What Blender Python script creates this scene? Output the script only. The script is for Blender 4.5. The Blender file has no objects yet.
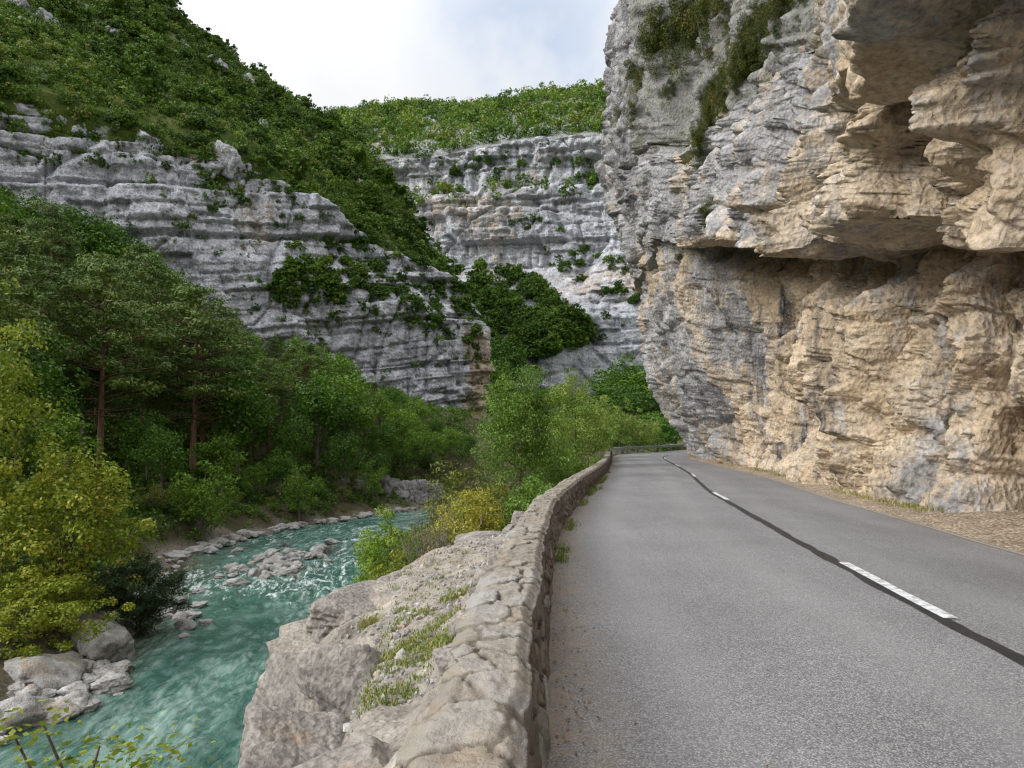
import bpy, math, random
import numpy as np
from mathutils import Vector
from mathutils.bvhtree import BVHTree

C = bpy.context.scene
COL = C.collection
CAM_Z = 1.6; F = 700.0; HX = 512.0; HY = 443.0
rad = math.radians

# ------------------------------------------------------------------ noise
def h3(ix, iy, iz, seed=0):
    n = (ix.astype(np.int64) * 374761393 + iy.astype(np.int64) * 668265263 + iz.astype(np.int64) * 2147483647 + seed * 1274126177) & 0xFFFFFFFF
    n = ((n ^ (n >> 13)) * 1274126177) & 0xFFFFFFFF
    n = ((n ^ (n >> 16)) * 2246822519) & 0xFFFFFFFF
    n = n ^ (n >> 15)
    return (n & 0xFFFFFF).astype(np.float64) / 0xFFFFFF
def vn(x, y, z=None, seed=0):
    if z is None: z = np.zeros_like(x)
    xi, yi, zi = np.floor(x), np.floor(y), np.floor(z)
    fx, fy, fz = x - xi, y - yi, z - zi
    fx = fx*fx*fx*(fx*(fx*6-15)+10); fy = fy*fy*fy*(fy*(fy*6-15)+10); fz = fz*fz*fz*(fz*(fz*6-15)+10)
    r = 0
    for a in (0, 1):
        wa = fx if a else 1-fx
        for b in (0, 1):
            wb = fy if b else 1-fy
            for c in (0, 1):
                wc = fz if c else 1-fz
                r = r + wa*wb*wc*h3(xi+a, yi+b, zi+c, seed)
    return r*2-1
def fbm(x, y, z=None, octv=4, seed=0, gain=.5, lac=2.03):
    if z is None: z = np.zeros_like(x)
    a, s = 1.0, 0.0
    for i in range(octv):
        s = s + a*vn(x, y, z, seed+i*17); a *= gain
        x, y, z = x*lac, y*lac, z*lac
    return s
def ridged(x, y, z=None, octv=4, seed=0, gain=.5):
    if z is None: z = np.zeros_like(x)
    a, s = 1.0, 0.0
    for i in range(octv):
        s = s + a*(1-2*np.abs(vn(x, y, z, seed+i*17))); a *= gain
        x, y, z = x*2.07, y*2.07, z*2.07
    return s
def worley(x, y, z, seed=0, jit=.9):
    xi, yi, zi = np.floor(x), np.floor(y), np.floor(z)
    f1 = np.full(x.shape, 9.); f2 = np.full(x.shape, 9.); idn = np.zeros(x.shape); off = np.zeros(x.shape)
    for a in (-1, 0, 1):
        for b in (-1, 0, 1):
            for c in (-1, 0, 1):
                cx, cy, cz = xi+a, yi+b, zi+c
                px = cx+.5+jit*(h3(cx, cy, cz, seed)-.5); py = cy+.5+jit*(h3(cx, cy, cz, seed+1)-.5); pz = cz+.5+jit*(h3(cx, cy, cz, seed+2)-.5)
                dx, dy, dz = x-px, y-py, z-pz
                d = np.sqrt(dx*dx+dy*dy+dz*dz)
                hid = h3(cx, cy, cz, seed+3)
                tl = (h3(cx, cy, cz, seed+4)-.5)*dx + (h3(cx, cy, cz, seed+5)-.5)*dy + (h3(cx, cy, cz, seed+6)-.5)*dz
                near = d < f1
                f2 = np.where(near, f1, np.minimum(f2, d))
                idn = np.where(near, hid, idn); off = np.where(near, tl, off); f1 = np.where(near, d, f1)
    return f1, f2, idn, off
def wblend(x, y, z, seed=0, k=13., jit=.9, ty=1.):
    """like worley, but neighbouring cells blend over a narrow seam, so a displaced sheet has no torn teeth"""
    xi, yi, zi = np.floor(x), np.floor(y), np.floor(z)
    f1 = np.full(x.shape, 9.); f2 = np.full(x.shape, 9.); W = np.zeros(x.shape); idn = np.zeros(x.shape); off = np.zeros(x.shape)
    for a in (-1, 0, 1):
        for b in (-1, 0, 1):
            for c in (-1, 0, 1):
                cx, cy, cz = xi+a, yi+b, zi+c
                px = cx+.5+jit*(h3(cx, cy, cz, seed)-.5); py = cy+.5+jit*(h3(cx, cy, cz, seed+1)-.5); pz = cz+.5+jit*(h3(cx, cy, cz, seed+2)-.5)
                dx, dy, dz = x-px, y-py, z-pz
                d = np.sqrt(dx*dx+dy*dy+dz*dz); w = np.exp(-k*d)
                W += w; idn += w*h3(cx, cy, cz, seed+3)
                off += w*((h3(cx, cy, cz, seed+4)-.5)*dx+ty*(h3(cx, cy, cz, seed+5)-.5)*dy+(h3(cx, cy, cz, seed+6)-.5)*dz)
                near = d < f1
                f2 = np.where(near, f1, np.minimum(f2, d)); f1 = np.where(near, d, f1)
    W = np.maximum(W, 1e-30)
    return f1, f2, idn/W, off/W
def stepblk(w, s, th, ln, seed, ez=.14, es=.10):
    """random offset per bed and block, with steep but continuous edges; returns offset and bed offset, joint masks"""
    q = w/th+.37*seed; b = np.floor(q); fr = q-b; t = sst(1-ez, 1, fr); out = 0; bed = 0; js = 0
    for db, wt in ((0, 1-t), (1, t)):
        bb = b+db; sh = s/ln+2.3*h3(bb, 0*bb, 0*bb, seed+4); g = np.floor(sh); fs = sh-g; u_ = sst(1-es, 1, fs)
        v_ = h3(bb, g, 0*bb, seed+5)*(1-u_)+h3(bb, g+1, 0*bb, seed+5)*u_
        out = out+wt*(v_-.5); bed = bed+wt*(h3(bb, 0*bb, 0*bb, seed+6)-.5)
        js = js+wt*np.exp(-((np.minimum(np.abs(fs-(1-es/2)), 1-np.abs(fs-(1-es/2))))/.035)**2)
    return out, bed, np.exp(-((fr-(1-ez/2))/(ez*.55))**2), js
def worley2(x, y, seed=0, jit=.9):
    xi, yi = np.floor(x), np.floor(y); z0 = np.zeros_like(x)
    f1 = np.full(x.shape, 9.); f2 = np.full(x.shape, 9.); idn = np.zeros(x.shape); off = np.zeros(x.shape)
    for a in (-1, 0, 1):
        for b in (-1, 0, 1):
            cx, cy = xi+a, yi+b
            px = cx+.5+jit*(h3(cx, cy, z0, seed)-.5); py = cy+.5+jit*(h3(cx, cy, z0, seed+1)-.5)
            dx, dy = x-px, y-py
            d = np.sqrt(dx*dx+dy*dy)
            hid = h3(cx, cy, z0, seed+3); tl = (h3(cx, cy, z0, seed+4)-.5)*dx + (h3(cx, cy, z0, seed+5)-.5)*dy
            near = d < f1
            f2 = np.where(near, f1, np.minimum(f2, d)); idn = np.where(near, hid, idn); off = np.where(near, tl, off); f1 = np.where(near, d, f1)
    return f1, f2, idn, off
def sst(a, b, x):
    t = np.clip((x-a)/(b-a), 0, 1); return t*t*(3-2*t)
def lin(x, xs, ys): return np.interp(x, xs, ys)
def smooth_lin(x, xs, ys, w):
    r = 0
    for k in (-1, -.5, 0, .5, 1): r = r + np.interp(x+k*w, xs, ys)
    return r/5
def rbf(P, Z, XY, lam=1e-3):
    P = np.asarray(P, float); n = len(P)
    def phi(r): return np.where(r > 1e-9, r*r*np.log(np.maximum(r, 1e-9)), 0)
    sc = 100.0; p = P/sc
    A = np.zeros((n+3, n+3)); d = np.linalg.norm(p[:, None]-p[None], axis=2)
    A[:n, :n] = phi(d)+lam*np.eye(n); A[:n, n] = 1; A[:n, n+1:] = p; A[n, :n] = 1; A[n+1:, :n] = p.T
    w = np.linalg.solve(A, np.concatenate([Z, [0, 0, 0]]))
    q = XY/sc; out = w[n]+q@w[n+1:]
    for i in range(n): out = out+w[i]*phi(np.linalg.norm(q-p[i], axis=1))
    return out

# ------------------------------------------------------------------ mesh helpers
def raw_mesh(name, V, Fc, mat, smooth=True, attrs=None):
    V = np.asarray(V, np.float32); Fc = np.asarray(Fc, np.int32)
    me = bpy.data.meshes.new(name)
    k = Fc.shape[1]; n = len(Fc)
    me.vertices.add(len(V)); me.vertices.foreach_set('co', V.ravel())
    me.loops.add(n*k); me.loops.foreach_set('vertex_index', Fc.ravel())
    me.polygons.add(n); me.polygons.foreach_set('loop_start', np.arange(0, n*k, k, dtype=np.int32))
    me.update(calc_edges=True)
    me.polygons.foreach_set('use_smooth', np.full(n, smooth))
    for an, (dom, arr) in (attrs or {}).items():
        arr = np.asarray(arr, np.float32)
        if arr.ndim == 2:
            a = me.attributes.new(an, 'FLOAT_VECTOR', dom); a.data.foreach_set('vector', arr.ravel())
        else:
            a = me.attributes.new(an, 'FLOAT', dom); a.data.foreach_set('value', arr)
    if mat: me.materials.append(mat)
    return me
def link(name, me, parent=None, loc=None):
    o = bpy.data.objects.new(name, me); COL.objects.link(o)
    if parent: o.parent = parent
    if loc is not None: o.location = loc
    return o
def tag(o, label=None, cat=None, group=None, kind=None):
    if label: o['label'] = label
    if cat: o['category'] = cat
    if group: o['group'] = group
    if kind: o['kind'] = kind
    return o
def grid_faces(nr, nc, flip=False):
    i = np.arange(nr-1)[:, None]*nc+np.arange(nc-1)[None]
    f = np.stack([i, i+1, i+nc+1, i+nc], -1).reshape(-1, 4)
    return f[:, ::-1] if flip else f
def grid_normals(P):
    du = np.gradient(P, axis=1); dv = np.gradient(P, axis=0)
    n = np.cross(du, dv); return n/np.maximum(np.linalg.norm(n, axis=2, keepdims=True), 1e-9)
def tube(path, radii, sides=8):
    path = np.asarray(path, float); n = len(path)
    T = np.gradient(path, axis=0); T /= np.maximum(np.linalg.norm(T, axis=1, keepdims=True), 1e-9)
    ref = np.array([1., 0, 0]) if abs(T[0, 0]) < .8 else np.array([0, 1., 0])
    V = []
    for i in range(n):
        a = np.cross(T[i], ref); a /= np.linalg.norm(a)+1e-9; b = np.cross(T[i], a)
        ang = np.arange(sides)*2*math.pi/sides
        V.append(path[i]+radii[i]*(np.cos(ang)[:, None]*a+np.sin(ang)[:, None]*b))
    V = np.concatenate(V); Fc = []
    for i in range(n-1):
        for k in range(sides):
            k2 = (k+1) % sides
            Fc.append((i*sides+k, i*sides+k2, (i+1)*sides+k2, (i+1)*sides+k))
    e = len(V); V = np.vstack([V, path[-1:]+T[-1:]*radii[-1]])
    for k in range(sides): Fc.append(((n-1)*sides+k, (n-1)*sides+(k+1) % sides, e, e))
    Fc = np.array(Fc)
    return V, Fc[:-sides], np.array(Fc[-sides:])[:, :3]
class MB:
    def __init__(s): s.V = []; s.q = []; s.n = 0
    def add(s, V, q):
        s.V.append(np.asarray(V, float)); s.q.append(np.asarray(q)+s.n); s.n += len(V)
    def tube(s, path, radii, sides=7):
        V, q, t = tube(path, radii, sides); s.add(V, q)
    def box(s, c, sz, rot=0):
        x, y, z = np.array(sz)/2
        V = np.array([(-x,-y,-z),(x,-y,-z),(x,y,-z),(-x,y,-z),(-x,-y,z),(x,-y,z),(x,y,z),(-x,y,z)])
        c0, s0 = math.cos(rot), math.sin(rot)
        V = np.stack([V[:,0]*c0-V[:,1]*s0, V[:,0]*s0+V[:,1]*c0, V[:,2]], 1)+np.array(c)
        s.add(V, [(3,2,1,0),(4,5,6,7),(0,1,5,4),(1,2,6,5),(2,3,7,6),(3,0,4,7)])
    def mesh(s, name, mat, smooth=True, attrs=None): return raw_mesh(name, np.concatenate(s.V), np.concatenate(s.q), mat, smooth, attrs)

# ------------------------------------------------------------------ materials
class NT:
    def __init__(s, name):
        s.m = bpy.data.materials.new(name); s.m.use_nodes = True; s.t = s.m.node_tree; s.t.nodes.clear()
        s.out = s.n('ShaderNodeOutputMaterial')
    def n(s, typ, **kw):
        nd = s.t.nodes.new(typ)
        for k, v in kw.items(): setattr(nd, k, v)
        return nd
    def l(s, a, b): s.t.links.new(a, b)
    def _in(s, sock, v):
        if hasattr(v, 'is_output') or isinstance(v, bpy.types.NodeSocket): s.l(v, sock)
        else: sock.default_value = v
    def pos(s): return s.n('ShaderNodeNewGeometry').outputs['Position']
    def obj(s): return s.n('ShaderNodeTexCoord').outputs['Object']
    def mapv(s, v, scale=(1,1,1), rot=(0,0,0)):
        m = s.n('ShaderNodeMapping'); s.l(v, m.inputs[0]); m.inputs['Scale'].default_value = scale; m.inputs['Rotation'].default_value = rot; return m.outputs[0]
    def noise(s, v, scale, detail=5, rough=.55, dist=0, col=False):
        m = s.n('ShaderNodeTexNoise'); s.l(v, m.inputs['Vector']); m.inputs['Scale'].default_value = scale; m.inputs['Detail'].default_value = detail
        m.inputs['Roughness'].default_value = rough; m.inputs['Distortion'].default_value = dist
        return m.outputs['Color' if col else 'Fac']
    def vor(s, v, scale, feature='F1', out='Distance', rand=1):
        m = s.n('ShaderNodeTexVoronoi', feature=feature); s.l(v, m.inputs['Vector']); m.inputs['Scale'].default_value = scale; m.inputs['Randomness'].default_value = rand
        return m.outputs[out]
    def attr(s, name, out='Fac'):
        a = s.n('ShaderNodeAttribute'); a.attribute_name = name; return a.outputs[out]
    def ramp(s, fac, stops, interp='LINEAR'):
        r = s.n('ShaderNodeValToRGB'); cr = r.color_ramp; cr.interpolation = interp
        while len(cr.elements) > 1: cr.elements.remove(cr.elements[-1])
        for i, (p, c) in enumerate(stops):
            e = cr.elements[0] if i == 0 else cr.elements.new(p)
            e.position = p; c = (c, c, c) if isinstance(c, (int, float)) else c; e.color = (*c, 1)
        s.l(fac, r.inputs[0]); return r.outputs[0]
    def math(s, op, a, b=0., c=None, clamp=False):
        m = s.n('ShaderNodeMath', operation=op); m.use_clamp = clamp
        s._in(m.inputs[0], a); s._in(m.inputs[1], b)
        if c is not None: s._in(m.inputs[2], c)
        return m.outputs[0]
    def mix(s, fac, a, b, mode='MIX'):
        m = s.n('ShaderNodeMix', data_type='RGBA', blend_type=mode)
        s._in(m.inputs[0], fac)
        for sk, v in ((m.inputs[6], a), (m.inputs[7], b)):
            if isinstance(v, tuple): v = (*v, 1) if len(v) == 3 else v
            s._in(sk, v)
        return m.outputs[2]
    def bump(s, h, strength=.5, dist=.1, nrm=None):
        b = s.n('ShaderNodeBump'); s.l(h, b.inputs['Height']); b.inputs['Strength'].default_value = strength; b.inputs['Distance'].default_value = dist
        if nrm is not None: s.l(nrm, b.inputs['Normal'])
        return b.outputs[0]
    def bsdf(s, col, rough=.9, nrm=None, spec=.2, metal=0):
        p = s.n('ShaderNodeBsdfPrincipled'); s._in(p.inputs['Base Color'], (*col, 1) if isinstance(col, tuple) and len(col) == 3 else col)
        s._in(p.inputs['Roughness'], rough); p.inputs['Specular IOR Level'].default_value = spec; p.inputs['Metallic'].default_value = metal
        if nrm is not None: s.l(nrm, p.inputs['Normal'])
        return p
    def done(s, sh): s.l(sh if not hasattr(sh, 'outputs') else sh.outputs[0], s.out.inputs['Surface']); return s.m

def rock_mat(name, grey, tan, dark, sc=1.0, streak=.5, bumpd=.12, fine=1.0, ssc=1.0):
    t = NT(name); p = t.pos()
    big = t.noise(p, .12*sc, 5, .6); mid = t.noise(p, .9*sc, 6, .65); fin = t.noise(p, 7*sc, 5, .7)
    st = t.noise(t.mapv(p, (1, 1, .10)), .75*sc*ssc, 5, .65, .5); st2 = t.noise(t.mapv(p, (1, 1, .12)), 2.6*sc*ssc, 4, .65, .4)
    tn = t.attr('tan'); mo = t.attr('moss')
    def scl(c, k): return tuple(x*k for x in c)
    g = t.ramp(mid, [(.27, scl(grey, .36)), (.44, scl(grey, .8)), (.57, grey), (.72, scl(grey, 1.5))])
    w = t.ramp(mid, [(.27, scl(tan, .38)), (.43, scl(tan, .78)), (.56, tan), (.75, (min(tan[0]*1.4, .8), min(tan[1]*1.45, .8), min(tan[2]*1.6, .8)))])
    orange = t.ramp(t.noise(p, .3*sc, 5, .62), [(.35, scl(tan, 1.0)), (.55, (tan[0]*.98, tan[1]*.82, tan[2]*.60)), (.7, (tan[0]*.85, tan[1]*.86, tan[2]*.92))])
    w = t.mix(.45, w, orange, 'MIX')
    f = t.math('ADD', tn, t.math('MULTIPLY', t.math('SUBTRACT', t.math('ADD', st, big), 1.0), 1.5))
    f = t.math('ADD', f, t.math('MULTIPLY', t.math('SUBTRACT', t.noise(t.mapv(p, (1, 1, .55)), 1.7*sc, 6, .7, .4), .5), 1.5)); f = t.ramp(f, [(.3, 0.), (.7, 1.)])
    c = t.mix(f, g, w)
    # dark water streaks, running down the face
    sk = t.ramp(st, [(.5, 0.), (.66, 1.)]); sk = t.math('MULTIPLY', sk, t.ramp(st2, [(.35, .25), (.6, 1.)]))
    sk = t.math('MULTIPLY', sk, t.math('MULTIPLY', t.attr('stain'), streak))
    c = t.mix(sk, c, dark)
    c = t.mix(t.math('MULTIPLY', t.ramp(st2, [(.56, 0.), (.72, .55)]), t.attr('stain')), c, scl(grey, 1.75))
    fl = t.ramp(fin, [(.32, .55), (.5, 1.), (.7, 1.28)])
    c = t.mix(1., c, fl, 'MULTIPLY')
    c = t.mix(t.math('MULTIPLY', mo, t.ramp(mid, [(.4, 0.), (.6, .8)])), c, (.07, .085, .025))
    cr = t.vor(t.mapv(t.mix(.12, p, t.noise(p, 1.5*sc, 3, .6, 0, True)), (1, 1, .6)), 1.9*sc, 'DISTANCE_TO_EDGE')
    chip = t.n('ShaderNodeSeparateColor'); t.l(t.vor(t.mapv(p, (1, 1, .7)), 3.4*sc, 'F1', 'Color'), chip.inputs[0]); chip2 = t.vor(t.mapv(p, (1, 1, .7), (.3, .2, .1)), 8.5*sc)
    crk = t.ramp(cr, [(0., 0.), (.05, 1.)])
    hgt = t.math('ADD', t.math('ADD', t.math('MULTIPLY', mid, 1.2), t.math('MULTIPLY', fin, .5*fine)), t.math('ADD', t.math('MULTIPLY', crk, .10), t.math('ADD', t.math('MULTIPLY', chip.outputs[0], .0), t.math('MULTIPLY', chip2, .45*fine))))
    return t.done(t.bsdf(c, .93, t.bump(hgt, .8, bumpd/sc), .15))

M = {}
M['cliff_r'] = rock_mat('right_cliff_limestone', (.31, .305, .305), (.52, .44, .34), (.045, .045, .053), 1.0, 1., .15)
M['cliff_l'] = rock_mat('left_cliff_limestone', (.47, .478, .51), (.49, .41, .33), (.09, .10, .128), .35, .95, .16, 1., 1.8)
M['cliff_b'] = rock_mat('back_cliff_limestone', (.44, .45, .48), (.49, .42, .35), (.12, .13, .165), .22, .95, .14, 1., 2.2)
M['boulder'] = rock_mat('grey_boulder', (.245, .226, .205), (.27, .23, .19), (.085, .075, .068), 3.0, .25, .10)
M['ledge'] = rock_mat('ledge_rock', (.26, .234, .205), (.28, .235, .19), (.10, .085, .075), 3.5, .2, .10)
M['outcrop'] = rock_mat('bank_outcrop_rock', (.25, .24, .235), (.27, .22, .17), (.07, .07, .07), .9, .7, .2)
M['hill_rock'] = rock_mat('hill_outcrop_rock', (.40, .405, .42), (.40, .36, .31), (.12, .12, .13), .5, .7, .2)
M['river_rock'] = rock_mat('river_rock', (.33, .322, .31), (.34, .30, .26), (.14, .13, .12), 2.5, .3, .10)

def leaf_mat(name, stops, trans=.25, rough=.55):
    t = NT(name); oi = t.n('ShaderNodeObjectInfo')
    f = t.math('ADD', t.attr('tint'), t.math('MULTIPLY', t.math('SUBTRACT', oi.outputs['Random'], .5), .3), clamp=True)
    c = t.ramp(f, stops)
    p = t.bsdf(c, rough, None, .25)
    tr = t.n('ShaderNodeBsdfTranslucent'); t.l(t.mix(1., c, (1.0, 1.05, .5), 'MULTIPLY'), tr.inputs[0])
    m = t.n('ShaderNodeMixShader'); m.inputs[0].default_value = trans
    t.l(p.outputs[0], m.inputs[1]); t.l(tr.outputs[0], m.inputs[2])
    return t.done(m)
M['lf_dark'] = leaf_mat('dark_broadleaf', [(0, (.028, .068, .007)), (.5, (.06, .14, .012)), (1, (.13, .235, .02))])
M['lf_mid'] = leaf_mat('green_broadleaf', [(0, (.045, .10, .008)), (.5, (.10, .19, .016)), (1, (.20, .29, .028))])
M['lf_pine'] = leaf_mat('pine_needles', [(0, (.034, .066, .012)), (.5, (.078, .13, .02)), (1, (.15, .19, .03))], .12)
M['lf_hill'] = leaf_mat('hillside_leaves', [(0, (.026, .058, .008)), (.3, (.06, .12, .011)), (.6, (.098, .178, .018)), (.85, (.17, .235, .03)), (1, (.165, .175, .04))])
M['lf_willow'] = leaf_mat('willow_leaves', [(0, (.055, .12, .015)), (.5, (.14, .235, .032)), (1, (.30, .36, .09))])
M['lf_yellow'] = leaf_mat('yellowing_leaves', [(0, (.09, .14, .014)), (.45, (.22, .27, .024)), (.75, (.36, .36, .055)), (1, (.48, .38, .06))], .3)
M['lf_gold'] = leaf_mat('golden_leaves', [(0, (.12, .17, .025)), (.5, (.29, .29, .04)), (1, (.45, .38, .06))], .3)
M['lf_juniper'] = leaf_mat('juniper_leaves', [(0, (.02, .04, .016)), (.5, (.045, .08, .028)), (1, (.075, .12, .036))], .1)
M['lf_olive'] = leaf_mat('olive_leaves', [(0, (.05, .07, .015)), (.5, (.12, .14, .022)), (1, (.22, .21, .035))])
M['lf_cliff'] = leaf_mat('cliff_shrub_leaves', [(0, (.03, .045, .008)), (.5, (.075, .095, .014)), (.8, (.13, .12, .016)), (1, (.18, .10, .015))])
M['grass'] = leaf_mat('grass_blades', [(0, (.07, .12, .018)), (.55, (.16, .21, .035)), (.8, (.30, .27, .10)), (1, (.40, .34, .18))], .2)
def bark(name, a, b):
    t = NT(name); p = t.obj(); n = t.noise(t.mapv(p, (3, 3, .6)), 2.5, 5, .6)
    return t.done(t.bsdf(t.ramp(n, [(.3, a), (.7, b)]), .9, t.bump(n, .6, .05)))
M['bark'] = bark('grey_bark', (.06, .05, .04), (.17, .145, .12))
M['bark_pine'] = bark('red_pine_bark', (.09, .055, .04), (.24, .14, .095))
M['twig'] = bark('dry_twig', (.12, .10, .09), (.26, .22, .19))

def ground_mat():
    t = NT('bank_soil'); p = t.pos()
    n = t.noise(p, .35, 6, .6); f = t.noise(p, 4, 5, .65)
    c = t.ramp(n, [(.3, (.035, .04, .014)), (.5, (.06, .055, .028)), (.68, (.11, .095, .065))])
    g = t.ramp(t.vor(p, 5), [(0, (.26, .235, .20)), (.5, (.17, .145, .115)), (1, (.08, .07, .06))])
    c = t.mix(t.attr('gravel'), c, g)
    return t.done(t.bsdf(t.mix(1., c, t.ramp(f, [(.3, .7), (.7, 1.2)]), 'MULTIPLY'), .95, t.bump(f, .7, .15), .1))
M['ground'] = ground_mat()
def hill_mat():
    t = NT('hill_turf'); p = t.pos()
    n = t.noise(p, .09, 6, .6); f = t.noise(p, 1.2, 5, .65)
    c = t.ramp(n, [(.3, (.035, .06, .012)), (.5, (.065, .095, .02)), (.7, (.11, .125, .04))])
    c = t.mix(t.ramp(t.noise(p, .25, 4, .6), [(.6, 0.), (.68, .8)]), c, (.32, .32, .31))
    return t.done(t.bsdf(t.mix(1., c, t.ramp(f, [(.3, .7), (.7, 1.25)]), 'MULTIPLY'), .95, t.bump(f, .8, .3), .1))
M['hill'] = hill_mat()

def asphalt_mat():
    t = NT('worn_asphalt'); p = t.pos()
    agg = t.vor(p, 115, 'F1', 'Color'); ag2 = t.n('ShaderNodeSeparateColor'); t.l(agg, ag2.inputs[0])
    d = t.vor(p, 115); big = t.noise(p, .45, 5, .6); lane = t.noise(t.mapv(p, (1, .12, 1), (0, 0, -.12)), 1.1, 4, .55); f = t.noise(p, 25, 3, .6)
    c = t.ramp(ag2.outputs[0], [(0, (.085, .085, .09)), (.35, (.145, .143, .148)), (.7, (.205, .20, .203)), (1, (.35, .34, .335))])
    c = t.mix(t.ramp(d, [(.4, 0.), (.85, .5)]), c, (.09, .09, .093))
    c = t.mix(1., c, t.ramp(big, [(.25, .84), (.7, 1.14)]), 'MULTIPLY')
    c = t.mix(1., c, t.ramp(lane, [(.25, .88), (.75, 1.12)]), 'MULTIPLY')
    ac = t.n('ShaderNodeSeparateXYZ'); t.l(t.attr('lanes', 'Vector'), ac.inputs[0]); tr = t.math('MULTIPLY', ac.outputs[0], t.ramp(t.noise(t.mapv(p, (1, .3, 1)), 1.2, 4, .6), [(.3, .4), (.7, 1.)])); c = t.mix(t.math('MULTIPLY', tr, .85), c, t.mix(.5, c, (.23, .225, .225)))
    wr = t.noise(p, .9, 6, .7, .6); crk = t.math('ABSOLUTE', t.math('SUBTRACT', wr, .5)); ckm = t.math('MULTIPLY', t.ramp(crk, [(0., 1.), (.0035, 0.)]), t.ramp(t.noise(p, .22, 3, .5), [(.55, 0.), (.62, .8)])); c = t.mix(ckm, c, (.05, .05, .05))
    st_ = t.ramp(t.noise(p, 1.7, 3, .5), [(.68, 0.), (.76, .35)]); c = t.mix(st_, c, (.09, .09, .09))
    e = t.attr('edge')
    c = t.mix(t.math('MULTIPLY', e, t.ramp(t.noise(p, 3.5, 5, .7), [(.35, .1), (.6, .85)])), c, (.25, .20, .15))
    h = t.math('ADD', t.math('MULTIPLY', d, -1.), t.math('MULTIPLY', f, .5))
    return t.done(t.bsdf(c, .82, t.bump(h, .5, .006), .3))
M['asphalt'] = asphalt_mat()
def paint_mat():
    t = NT('worn_white_paint'); p = t.pos(); n = t.noise(p, 9, 6, .7); v = t.vor(p, 62)
    wear = t.math('MULTIPLY', t.ramp(n, [(.43, 0.), (.62, 1.)]), t.ramp(v, [(.1, .35), (.55, 1.)]))
    return t.done(t.bsdf(t.mix(wear, (.62, .63, .64), (.22, .22, .22)), .7, t.bump(v, .3, .004), .3))
M['paint'] = paint_mat()
def tar_mat():
    t = NT('tar_seam'); p = t.pos(); n = t.noise(p, 6, 4, .6)
    return t.done(t.bsdf(t.ramp(n, [(.3, (.012, .012, .013)), (.7, (.03, .03, .032))]), .55, t.bump(n, .3, .004), .4))
M['tar'] = tar_mat()
def shoulder_mat():
    t = NT('gravel_shoulder'); p = t.pos(); v = t.vor(p, 22, 'F1', 'Color'); s = t.n('ShaderNodeSeparateColor'); t.l(v, s.inputs[0]); d = t.vor(p, 22)
    c = t.ramp(s.outputs[0], [(0, (.17, .12, .08)), (.5, (.30, .235, .165)), (1, (.50, .43, .34))])
    c = t.mix(1., c, t.ramp(t.noise(p, 1.3, 5, .6), [(.3, .65), (.7, 1.15)]), 'MULTIPLY')
    return t.done(t.bsdf(c, .95, t.bump(t.math('MULTIPLY', d, -1.), .7, .03), .1))
M['shoulder'] = shoulder_mat()
def wall_mat(name, warm):
    t = NT(name); p = t.pos()
    cell = t.attr('cell'); ed = t.attr('joint')
    n = t.noise(p, 7, 6, .68); f = t.noise(p, 40, 4, .7); b = t.noise(p, 1.6, 4, .6)
    st = t.ramp(cell, [(0, (.17, .155, .138)), (.3, (.235, .212, .184)), (.6, (.285, .256, .22)), (.85, (.275, .262, .245)), (1, (.42, .415, .41))])
    st = t.mix(1., st, t.ramp(n, [(.25, .62), (.5, .98), (.72, 1.2)]), 'MULTIPLY')
    st = t.mix(t.ramp(b, [(.52, 0.), (.7, .5)]), st, (.30, .22, .14))
    mort = t.ramp(f, [(.3, (.085, .07, .056)), (.7, (.20, .17, .138))])
    c = t.mix(ed, st, mort)
    c = t.mix(t.math('MULTIPLY', t.attr('moss'), t.ramp(n, [(.4, .0), (.62, .9)])), c, (.06, .065, .025))
    if warm: c = t.mix(t.math('MULTIPLY', t.attr('crack'), .9), c, (.045, .04, .034)); c = t.mix(t.ramp(t.noise(t.mapv(p, (1, 1, 1)), 18, 6, .75), [(.56, 0.), (.70, .6)]), c, (.09, .08, .07))
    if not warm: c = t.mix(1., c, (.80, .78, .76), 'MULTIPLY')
    h = t.math('ADD', t.math('MULTIPLY', n, 1.), t.math('MULTIPLY', f, .4))
    return t.done(t.bsdf(c, .93, t.bump(h, .8, .03), .12))
M['coping'] = wall_mat('coping_stone', True); M['wallface'] = wall_mat('rubble_masonry', False)
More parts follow.
